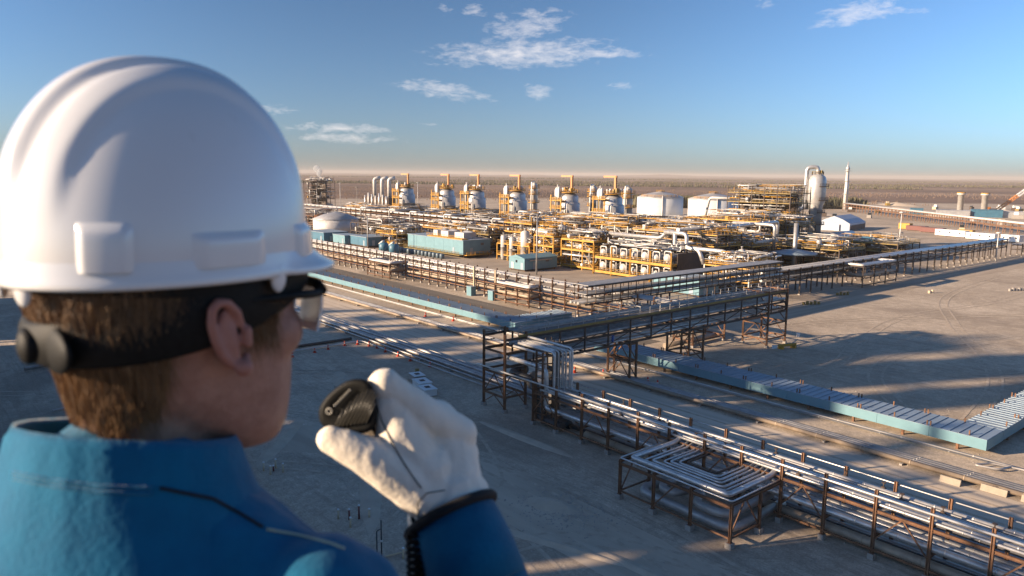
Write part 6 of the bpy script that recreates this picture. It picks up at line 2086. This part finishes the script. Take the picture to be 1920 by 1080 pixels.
def seam(name, pix, r, m, bvhs, parent=None, sub=8):
    pts = []
    for (a, b) in zip(pix[:-1], pix[1:]):
        for k in range(sub):
            t = k / sub
            best = None
            for bv in bvhs:
                h = onto(bv, a[0] + (b[0] - a[0]) * t, a[1] + (b[1] - a[1]) * t)
                if h is not None and (best is None or (h - CAM).length < (best - CAM).length):
                    best = h
            if best is not None:
                pts.append(best)
    if len(pts) > 2:
        return pe.add(name, MB().tube(pts, r, 6), m, parent)


seam('shoulder_seam', [(300, 915), (400, 935), (450, 962), (500, 992)], 0.0013, BLACKT, [cov_bvh, col_bvh])
seam('collar_seam', [(20, 885), (100, 900), (190, 912), (300, 915)], 0.0012, CLOTH, [cov_bvh, col_bvh])
seam('collar_seam', [(20, 896), (100, 911), (190, 923), (300, 926)], 0.0012, CLOTH, [cov_bvh, col_bvh])
seam('reflective_piping', [(500, 992), (560, 1003), (620, 1018), (650, 1030)], 0.0011, PALE, [cov_bvh])

# ear: rim, bowl and lobe as one shell
mb = MB()
ec = hd(0.0, -0.0785, -0.004)
EN = -HY * 0.92 - HX * 0.4
EN.normalize()
EU = (ZUP * 0.98 - HX * 0.18).normalized()
ES = EU.cross(EN).normalized()          # toward the back of the head or the face
if ES.dot(HX) > 0:
    ES = -ES
rim = []
for k in range(15):
    t = -0.75 + 4.2 * k / 14
    rim.append(ec + EU * (0.031 * math.sin(t) - 0.0) + ES * (0.019 * -math.cos(t) * 1.0) + EN * (0.014 + 0.006 * max(0, -math.cos(t))))
rim = [ec + EU * u * 0.9 + ES * s * 0.54 + EN * e * 0.85 for u, s, e in ((0.008, -0.016, 0.004), (0.02, -0.015, 0.009), (0.03, -0.006, 0.014), (0.033, 0.006, 0.018), (0.028, 0.016, 0.021), (0.016, 0.021, 0.022), (0.002, 0.021, 0.02), (-0.012, 0.016, 0.017), (-0.022, 0.008, 0.012), (-0.029, -0.002, 0.008), (-0.03, -0.009, 0.004), (-0.022, -0.014, 0.002))]
for a, b in zip(rim[:-1], rim[1:]):
    capsule(mb, a, b, 0.0038, 0.0038, 8)
blob(mb, ec - EU * 0.026 - ES * 0.004 + EN * 0.008, 0.0075)
ant = [ec + EU * u * 0.9 + ES * s * 0.54 + EN * e * 0.85 for u, s, e in ((0.02, 0.004, 0.012), (0.012, 0.011, 0.014), (0.0, 0.012, 0.014), (-0.012, 0.006, 0.011))]
for a, b in zip(ant[:-1], ant[1:]):
    capsule(mb, a, b, 0.004, 0.004, 8)
ellipsoid(mb, ec + EN * 0.007 + ES * 0.004, [EU * 0.026, ES * 0.0095, EN * 0.007])
capsule(mb, ec + EU * 0.002 - ES * 0.012 + EN * 0.005, ec - EU * 0.008 - ES * 0.011 + EN * 0.006, 0.0045, 0.004, 8)
v, nn_, f = fuse(mb, 0.0016, 4)
skin_obj(pe, 'ear', v, f, EARM)
mb = MB()
for a in (0,):
    ellipsoid(mb, hd(-0.004, 0.08, -0.002), [ZUP * 0.031, HX * 0.018, HY * 0.014])
pe.add('ear', mb, EARM)

# hair: a cap over the back of the head, then strands
def head_at(z):
    H = HEADS
    for i in range(len(H) - 1):
        if H[i][0] >= z >= H[i + 1][0]:
            t = (H[i][0] - z) / (H[i][0] - H[i + 1][0])
            return [H[i][q] + (H[i + 1][q] - H[i][q]) * t for q in (1, 2, 3)]
    return H[-1][1:]


def hair_pt(t, z, off):
    """t: 0 front, pi back"""
    if z > -0.03:
        xb, xf, w = head_at(z)
    else:
        xb, xf, w = head_at(-0.03)
        k = (-0.03 - z) / 0.05
        xb, w = xb + 0.011 * k, w - 0.009 * k
    xc, a = (xb + xf) / 2, (xf - xb) / 2 + off
    c, s = math.cos(t), math.sin(t)
    return hd(xc + a * math.copysign(abs(c) ** 0.86, c), (w + off) * math.copysign(abs(s) ** 0.86, s), z)


def hair_low(t):
    """lower edge of the hair by angle from the face"""
    a = abs((t + math.pi) % (2 * math.pi) - math.pi)
    if a < 1.12:
        return 9.0
    if a < 1.42:
        return -0.014                      # sideburn
    if a < 1.75:
        return 0.022                       # over the ear
    if a < 2.15:
        return 0.022 - (a - 1.75) / 0.4 * 0.09
    return -0.072 + 0.006 * math.sin(a * 9)


mb = MB()
nt_, nz_ = 72, 16
vs, fs = [], []
for i in range(nt_ + 1):
    t = 2 * math.pi * i / nt_
    lo_ = hair_low(t)
    lo_ = min(lo_, 0.085)
    for j in range(nz_ + 1):
        z = 0.1 + (lo_ - 0.1) * j / nz_
        e = 0.006 * (1 - (j / nz_) ** 3) + 0.001
        vs.append(hair_pt(t, z, e))
for i in range(nt_):
    for j in range(nz_):
        a = i * (nz_ + 1) + j
        fs.append((a, a + 1, a + nz_ + 2, a + nz_ + 1))
mb.quads(vs, fs, True)
hair = pe.add('hair', mb, HAIRM)
mb = MB()
rr = random.Random(12)
for _ in range(15000):
    t = rr.uniform(1.12, 2 * math.pi - 1.12)
    lo_ = hair_low(t)
    z0 = rr.uniform(lo_ + 0.006, 0.07) if lo_ < 0.06 else 9
    if z0 > 0.08:
        continue
    L = rr.uniform(0.015, 0.032)
    dt = rr.uniform(-0.09, 0.09)
    pts = []
    for k in range(4):
        u = k / 3
        z = z0 - L * u
        pts.append(hair_pt(t + dt * u, z, 0.006 + 0.0035 * math.sin(u * 2.2) * rr.uniform(0.6, 1.4)))
    wv = (HX * rr.uniform(-1, 1) + HY * rr.uniform(-1, 1)).normalized() * rr.uniform(0.0002, 0.00045)
    q = []
    for k, p in enumerate(pts):
        w_ = wv * (1 - k / 3.2)
        q += [p - w_, p + w_]
    mb.quads(q, [(0, 1, 3, 2), (2, 3, 5, 4), (4, 5, 7, 6)], True)
pe.add('hair_strands', mb, HAIRM, hair)

# boots
for s in (-1, 1):
    kn = bd(0.03, 0.1 * s, -0.98)
    an = Vector((kn.x - BX.x * 0.05, kn.y - BX.y * 0.05, GROUNDZ))
    mb = MB()
    capsule(mb, an + ZUP * 0.14, an + ZUP * 0.06, 0.05, 0.05)
    capsule(mb, an + ZUP * 0.045 - BX * 0.03, an + BX * 0.16 + ZUP * 0.042, 0.042, 0.04)
    v, nn_, f = fuse(mb, 0.006, 4)
    skin_obj(pe, 'boot', v, f, BLACKT)

# ---- gloves
def glove(caps, name, wr=0.0008, vox=0.0023):
    mb = MB()
    for c in caps:
        pts = [at(p[0], p[1], p[2] * HK) for p in c]
        rs = [p[3] * p[2] * HK / F_PX for p in c]
        for a, b, ra, rb in zip(pts[:-1], pts[1:], rs[:-1], rs[1:]):
            capsule(mb, a, b, ra, rb)
    v, nrm, f = fuse(mb, vox, 2)
    out = []
    for p, q in zip(v, nrm):
        u = mnoise.noise(p * 42) * wr + mnoise.noise(Vector((p.x * 95, p.y * 95, p.z * 32))) * wr * 0.9
        out.append(p + q * u)
    return skin_obj(pe, name, out, f, LEATHER), BVHTree.FromPolygons(out, f)


CAPS = [
    [(866, 812, 0.735, 30), (800, 775, 0.715, 31), (735, 730, 0.702, 28), (722, 719, 0.7, 28)],                      # index, first bone
    [(722, 720, 0.7, 30), (700, 733, 0.708, 23), (684, 765, 0.722, 21), (660, 790, 0.738, 20)],   # index, curling behind the handset
    [(860, 814, 0.755, 34), (782, 766, 0.76, 26), (724, 762, 0.775, 24), (668, 800, 0.775, 23)],  # middle
    [(862, 828, 0.775, 32), (796, 786, 0.785, 26), (728, 800, 0.795, 25), (690, 835, 0.785, 22)],  # ring
    [(868, 850, 0.79, 30), (812, 806, 0.805, 26), (764, 838, 0.81, 22), (730, 866, 0.8, 20)],     # little
    [(838, 945, 0.728, 74), (846, 890, 0.732, 58), (842, 832, 0.738, 48), (820, 790, 0.735, 40)],  # back of the hand
    [(812, 925, 0.716, 56), (780, 862, 0.712, 50), (748, 800, 0.708, 44), (732, 760, 0.704, 34)],  # palm and web
    [(800, 928, 0.708, 48), (745, 890, 0.696, 44), (690, 856, 0.686, 38), (648, 836, 0.682, 31), (619, 824, 0.681, 26)],  # thumb
    [(846, 972, 0.726, 82), (842, 938, 0.728, 78)],                                           # cuff
    [(740, 830, 0.704, 40), (800, 880, 0.714, 52)],
]
gl, gl_bvh = glove(CAPS, 'glove')
seam('glove_seam', [(690, 716), (702, 748), (716, 790), (736, 832), (756, 866), (776, 896), (792, 918)], 0.0006, BLACKT, [gl_bvh], gl)
seam('glove_seam', [(785, 975), (782, 945), (800, 925), (840, 918)], 0.0005, BLACKT, [gl_bvh], gl)
# cuff trim
wc = at(846, 967, 0.7262 * HK)
wd = (ELB_R - WRI_R).normalized()
ca = wd.cross(FW).normalized()
cb = wd.cross(ca).normalized()
mb = MB()
sv = [wc - wd * 0.002, wc + wd * 0.02, wc + wd * 0.05, wc + wd * 0.085]
pe.add('sleeve_cuff', MB().tube(sv, [0.0487, 0.0505, 0.052, 0.05], 28), CLOTH)
tp = [wc + (ca * math.cos(2 * math.pi * k / 40) * 0.0498 + cb * math.sin(2 * math.pi * k / 40) * 0.0498) for k in range(41)]
mb.tube(tp, 0.0058, 8, False)
pe.add('cuff_trim', mb, BLACKT, gl)
# left hand, hanging by the side
mb = MB()
dl = (WRI_L - ELB_L).normalized()
capsule(mb, WRI_L, WRI_L + dl * 0.08, 0.034, 0.036)
for k in range(4):
    o = BY * (0.026 - 0.017 * k)
    p0 = WRI_L + dl * 0.09 + o
    p1 = p0 + dl * 0.04 + BX * 0.01
    capsule(mb, p0, p1, 0.01, 0.0095, 8)
    capsule(mb, p1, p1 + dl * 0.025 - BX * 0.012, 0.0095, 0.008, 8)
capsule(mb, WRI_L + dl * 0.04 - BY * 0.03, WRI_L + dl * 0.09 - BY * 0.045 + BX * 0.01, 0.012, 0.01, 8)
v, nn_, f = fuse(mb, 0.003, 3)
skin_obj(pe, 'glove', v, f, LEATHER)

# ---- hard hat
hc = hd(-0.01, 0, 0.047)
hat = Thing('hard_hat', 'white ridged hard hat on the person in the left foreground', 'hard hat', hc)
HA, HB, HH = 0.119, 0.096, 0.156
BOSSES = ((2.08, 2.42, 0.15), (1.25, 1.77, 0.115), (0.55, 0.92, 0.12))
TABS = (-2.86, 2.86, -1.15, 1.15)


def shell_pt(t, u, off=0.0):
    """t angle from the front, u 0 rim to 1 crown"""
    e = u * math.pi / 2
    r = math.cos(e) ** 0.82
    z = HH * math.sin(e) ** 0.94
    x, y = HA * r * math.cos(t), HB * r * math.sin(t)
    if x > 0:
        x *= 0.97
    # raised crown ridge and two side ridges running front to back
    k = min(1.0, max(0.0, (z - 0.03) / 0.06))
    k = k * k * (3 - 2 * k)
    ay = abs(y)
    d = 0.0062 * math.exp(-(y / 0.017) ** 6) + 0.0042 * math.exp(-((ay - 0.042) / 0.0125) ** 6) - 0.0012 * math.exp(-((ay - 0.0245) / 0.005) ** 2)
    nrm = Vector((x / HA ** 2, y / HB ** 2, z / HH ** 2)).normalized()
    p = Vector((x, y, z)) + nrm * (d * k + off)
    return hc + HX * p.x + HY * p.y + ZUP * p.z


mb = MB()
nt_, nu_ = 144, 56
vs, fs = [], []
for j in range(nu_ + 1):
    u = j / nu_
    for i in range(nt_):
        vs.append(shell_pt(2 * math.pi * i / nt_, min(u, 0.9999)))
for j in range(nu_):
    for i in range(nt_):
        i2 = (i + 1) % nt_
        fs.append((j * nt_ + i, j * nt_ + i2, (j + 1) * nt_ + i2, (j + 1) * nt_ + i))
# inner skin
o = len(vs)
for j in range(0, nu_ + 1, 4):
    for i in range(nt_):
        vs.append(shell_pt(2 * math.pi * i / nt_, min(j / nu_, 0.9999), -0.004))
m_ = nu_ // 4
for j in range(m_):
    for i in range(nt_):
        i2 = (i + 1) % nt_
        fs.append((o + j * nt_ + i2, o + j * nt_ + i, o + (j + 1) * nt_ + i, o + (j + 1) * nt_ + i2))
mb.quads(vs, fs, True)
shell = hat.add('shell', mb, HELM)


def lip_r(t):
    """how far the lip and peak reach beyond the shell"""
    a = abs((t + math.pi) % (2 * math.pi) - math.pi)
    f = max(0.0, math.cos(min(a, math.pi / 2) * 1.0))
    return 0.0028 + 0.028 * (max(0.0, (1.05 - a) / 1.05) ** 0.8 if a < 1.05 else 0.0)


mb = MB()
vs, fs = [], []
prof = [(-0.12, 0.012), (0.2, 0.007), (0.45, 0.003), (0.75, -0.001), (1.0, -0.003), (1.02, -0.006), (0.98, -0.008), (0.6, -0.007), (-0.05, -0.005)]
for j, (k, dz) in enumerate(prof):
    for i in range(nt_):
        t = 2 * math.pi * i / nt_
        L = lip_r(t)
        x, y = HA * math.cos(t), HB * math.sin(t)
        if x > 0:
            x *= 0.97
        d = Vector((math.cos(t) / HA, math.sin(t) / HB, 0)).normalized()
        droop = -0.16 * max(0.0, L - 0.003) * k
        p = hc + HX * (x + d.x * L * k) + HY * (y + d.y * L * k) + ZUP * (dz + droop)
        vs.append(p)
npf = len(prof)
for j in range(npf - 1):
    for i in range(nt_):
        i2 = (i + 1) % nt_
        fs.append((j * nt_ + i2, j * nt_ + i, (j + 1) * nt_ + i, (j + 1) * nt_ + i2))
mb.quads(vs, fs, True)
hat.add('brim', mb, HELM)


def boss(t0, t1, u0, u1, h, bev=0.16):
    """raised accessory slot that follows the shell"""
    mb = MB()
    na, nu = 14, 10
    vs, fs = [], []
    for j in range(nu + 1):
        for i in range(na + 1):
            a, b = i / na, j / nu
            ed = min(a / bev, (1 - a) / bev, (1 - b) / (bev * 1.6), 1.0)
            ed = max(0.0, ed)
            hh = h * (ed * ed * (3 - 2 * ed))
            ins = min(a / (bev * 2.6), (1 - a) / (bev * 2.6), (1 - b) / (bev * 3.2), 1.0)
            if ins >= 1.0:
                hh -= 0.0
            vs.append(shell_pt(t0 + (t1 - t0) * a, u0 + (u1 - u0) * b, hh - 0.0004))
    for j in range(nu):
        for i in range(na):
            q = j * (na + 1) + i
            fs.append((q, q + 1, q + na + 2, q + na + 1))
    mb.quads(vs, fs, True)
    hat.add('accessory_slot', mb, HELM)


for s in (-1, 1):
    for t0, t1, u1 in BOSSES:
        boss(s * t0, s * t1, 0.015, u1, 0.0045)
# suspension tabs, headband and ratchet
for t in TABS:
    L = 0.0
    d = Vector((math.cos(t) / HA, math.sin(t) / HB, 0)).normalized()
    p = hc + HX * (HA * math.cos(t) * 0.985) + HY * (HB * math.sin(t) * 0.985) + ZUP * -0.008
    w_ = HX * -d.y + HY * d.x
    nn2 = HX * d.x + HY * d.y
    mb = MB()
    ellipsoid(mb, p, [w_ * 0.0085, ZUP * 0.013, nn2 * 0.004])
    hat.add('suspension_tab', mb, HELM)
mb = MB()
vs, fs = [], []
n = 80
for j, (off, dz) in enumerate(((0.0, 0.021), (0.0035, 0.017), (0.0035, -0.017), (0.0, -0.021))):
    for k in range(n):
        t = 2 * math.pi * k / n
        bk = (1 - math.cos(t)) / 2            # 0 front, 1 back
        x = -0.006 + (0.108 + off) * math.cos(t)
        y = (0.0845 + off) * math.sin(t)
        vs.append(hd(x, y, 0.046 - 0.05 * bk + dz * (0.75 + 0.6 * math.sin(t) ** 2)))
for j in range(3):
    for k in range(n):
        k2 = (k + 1) % n
        fs.append((j * n + k2, j * n + k, (j + 1) * n + k, (j + 1) * n + k2))
mb.quads(vs, fs, True)
hat.add('headband', mb, BLACKR)
mb = MB()
vs, fs = [], []
for j, dz in enumerate((0.0, -0.03)):
    for k in range(n):
        t = 2 * math.pi * k / n
        vs.append(hd(-0.01 + 0.111 * math.cos(t), 0.0885 * math.sin(t), 0.05 + dz * (0.45 + 0.55 * math.cos(t / 2) ** 2)))
for k in range(n):
    k2 = (k + 1) % n
    fs.append((k2, k, n + k, n + k2))
mb.quads(vs, fs, True)
hat.add('inner_band', mb, BLACKR)
kb = hd(-0.114, -0.004, -0.006)
mb = MB()
prof = [(0.004, 0.010), (0.0105, 0.008), (0.0135, 0.005), (0.0135, -0.002), (0.012, -0.008), (0.004, -0.009)]
vs, fs = [], []
n = 28
for r, e in prof:
    for k in range(n):
        t = 2 * math.pi * k / n
        rr_ = r * (1 + (0.05 if k % 2 and r > 0.024 else 0))
        vs.append(kb - HX * e + HY * (rr_ * math.cos(t)) + ZUP * (rr_ * math.sin(t)))
for j in range(len(prof) - 1):
    for k in range(n):
        k2 = (k + 1) % n
        fs.append((j * n + k, j * n + k2, (j + 1) * n + k2, (j + 1) * n + k))
fs.append(tuple(range(n - 1, -1, -1)))
mb.quads(vs, fs, True)
hat.add('ratchet_knob', mb, BLACKR)
mb = MB()
ellipsoid(mb, hd(-0.106, -0.024, -0.006), [HY * 0.036, ZUP * 0.0185, HX * 0.006])
ellipsoid(mb, hd(-0.106, 0.024, -0.006), [HY * 0.036, ZUP * 0.0185, HX * 0.006])
hat.add('ratchet_case', mb, BLACKR)

# ---- safety glasses
gs = Thing('safety_glasses', 'black framed safety glasses with a clear lens coloured white for sun glare', 'glasses', hd(0.09, -0.06, 0.012))
tm = [hd(-0.02, -0.0835, 0.022), hd(0.02, -0.0835, 0.022), hd(0.06, -0.081, 0.021), hd(0.08, -0.073, 0.019), hd(0.09, -0.064, 0.018)]
gs.add('temple', MB().tube(elbow(tm, 0.01), [0.0035] * len(elbow(tm, 0.01)), 8), BLACKR)
tm2 = [hd(-0.02, 0.0835, 0.022), hd(0.06, 0.081, 0.021), hd(0.09, 0.064, 0.018)]
gs.add('temple', MB().tube(tm2, 0.0035, 8), BLACKR)
fr = [hd(0.09, -0.066, 0.02), hd(0.102, -0.04, 0.022), hd(0.107, 0, 0.022), hd(0.102, 0.04, 0.022), hd(0.09, 0.066, 0.02)]
gs.add('brow_bar', MB().tube(fr, 0.005, 8), BLACKR)
for s in (-1, 1):
    vs = []
    for off in (0, 0.0022):
        for j in range(7):
            for i in range(9):
                a = s * (0.006 + (0.066 - 0.006) * i / 8)
                z = 0.02 - 0.042 * j / 6 * (1 - 0.15 * (i / 8) ** 2)
                x = 0.107 - 4.0 * a * a + off - 0.006 * (j / 6) ** 2
                vs.append(hd(x, a, z))
    fs = []
    for j in range(6):
        for i in range(8):
            q = j * 9 + i
            fs.append((q, q + 1, q + 10, q + 9))
            fs.append((63 + q + 9, 63 + q + 10, 63 + q + 1, 63 + q))
    ed = [j * 9 for j in range(7)]
    for j in range(6):
        for i in (0, 8):
            q = j * 9 + i
            fs.append((q, q + 9, 63 + q + 9, 63 + q))
    for i in range(8):
        for j in (0, 6):
            q = j * 9 + i
            fs.append((q, q + 1, 63 + q + 1, 63 + q))
    gs.add('lens', MB().quads(vs, fs, True), LENS)

# ---- speaker microphone
mic = Thing('radio_microphone', 'black ribbed radio microphone held in the cream glove', 'microphone', at(650, 765, 0.7 * HK))
ol = [(598, 786), (597, 768), (606, 750), (624, 731), (645, 716), (664, 709), (688, 711), (700, 726), (708, 765), (706, 800), (690, 812), (650, 816), (618, 808), (603, 797)]
cx_, cy_ = 653, 765
rings = [(0.66, 0.6765), (0.86, 0.674), (0.95, 0.676), (1.0, 0.681), (1.0, 0.70), (0.95, 0.712), (0.8, 0.716)]
# the face leans away toward the far end
def micp(px, py, k, dep):
    x, y = cx_ + (px - cx_) * k, cy_ + (py - cy_) * k
    return at(x, y, (dep + (y - cy_) * 0.00004 - (x - cx_) * 0.00008 + 0.012) * HK)


def smooth_loop(L, it=2):
    for _ in range(it):
        o_ = []
        for a, b in zip(L, L[1:] + L[:1]):
            o_ += [(a[0] * 0.75 + b[0] * 0.25, a[1] * 0.75 + b[1] * 0.25), (a[0] * 0.25 + b[0] * 0.75, a[1] * 0.25 + b[1] * 0.75)]
        L = o_
    return L


ol = smooth_loop(ol, 2)
n = len(ol)
vs, fs = [], []
for k, dep in rings:
    vs += [micp(x, y, k, dep) for x, y in ol]
for j in range(len(rings) - 1):
    for i in range(n):
        i2 = (i + 1) % n
        fs.append((j * n + i, (j + 1) * n + i, (j + 1) * n + i2, j * n + i2))
fs.append(tuple(range(n)))
fs.append(tuple(reversed(range((len(rings) - 1) * n, len(rings) * n))))
mic.add('case', MB().quads(vs, fs, True), BLACKR)
RIB = mat('rib_plastic', (0.05, 0.046, 0.038), 0.4)
for k in range(9):
    a0 = (628 + k * 7.2, 797 - k * 1.0)
    L = (30, 44, 55, 60, 62, 62, 58, 50, 34)[k]
    p = micp(a0[0], a0[1] + 4, 1.0, 0.6735)
    q = micp(a0[0] + L * 0.55, a0[1] - L, 1.0, 0.6735)
    mic.add('rib', MB().tube([p, q], 0.00095, 6), RIB)
LOGO = mat('pale_print', (0.45, 0.43, 0.38), 0.6)
mb = MB()
lp = [micp(617 + 5.2 * math.cos(2 * math.pi * k / 20), 771 + 5.2 * math.sin(2 * math.pi * k / 20), 1.0, 0.6735) for k in range(21)]
mb.tube(lp, 0.0006, 6, False)
mic.add('emblem', mb, LOGO)
for k in range(8):
    x, y = 627 + k * 4.0, 761 - k * 4.1
    mic.add('lettering', MB().tube([micp(x, y, 1.0, 0.6735), micp(x + 1.6, y - 1.6, 1.0, 0.6735)], 0.0011, 6), LOGO)
# coiled cord down from the handset
pts = []
for k in range(260):
    s = k / 260
    c = at(776 + 12 * s, 990 + 330 * s, (0.70 - 0.04 * s) * HK)
    a = k * 0.62
    pts.append(c + RT * (0.0075 * math.cos(a)) + FW * (0.0075 * math.sin(a)))
mic.add('coiled_cord', MB().tube(pts, 0.0026, 6), BLACKR)
pts = [at(700, 800, 0.715 * HK), at(725, 850, 0.745 * HK), at(765, 930, 0.73 * HK), at(776, 978, 0.70 * HK), at(784, 990, 0.70 * HK)]
mic.add('cord_lead', MB().tube(elbow(pts, 0.02), 0.003, 6), BLACKR)

# ------------------------------------------------------------------ haze
hz = bpy.data.materials.new('haze_air')
hz.use_nodes = True
hn = hz.node_tree
hn.nodes.clear()
ho = hn.nodes.new('ShaderNodeOutputMaterial')
hv = hn.nodes.new('ShaderNodeVolumePrincipled')
hv.inputs['Color'].default_value = (0.74, 0.66, 0.6, 1)
hv.inputs['Density'].default_value = 0.5 / 6000.0
hv.inputs['Anisotropy'].default_value = 0.0
hn.links.new(hv.outputs[0], ho.inputs['Volume'])
hb = solo('haze', MB().box((0, 0, 36.0), (46000, 46000, 74.0)), hz, (0, 0, 36.0), 'thin brownish haze lying over the plain to the skyline', 'haze', None, 'stuff')
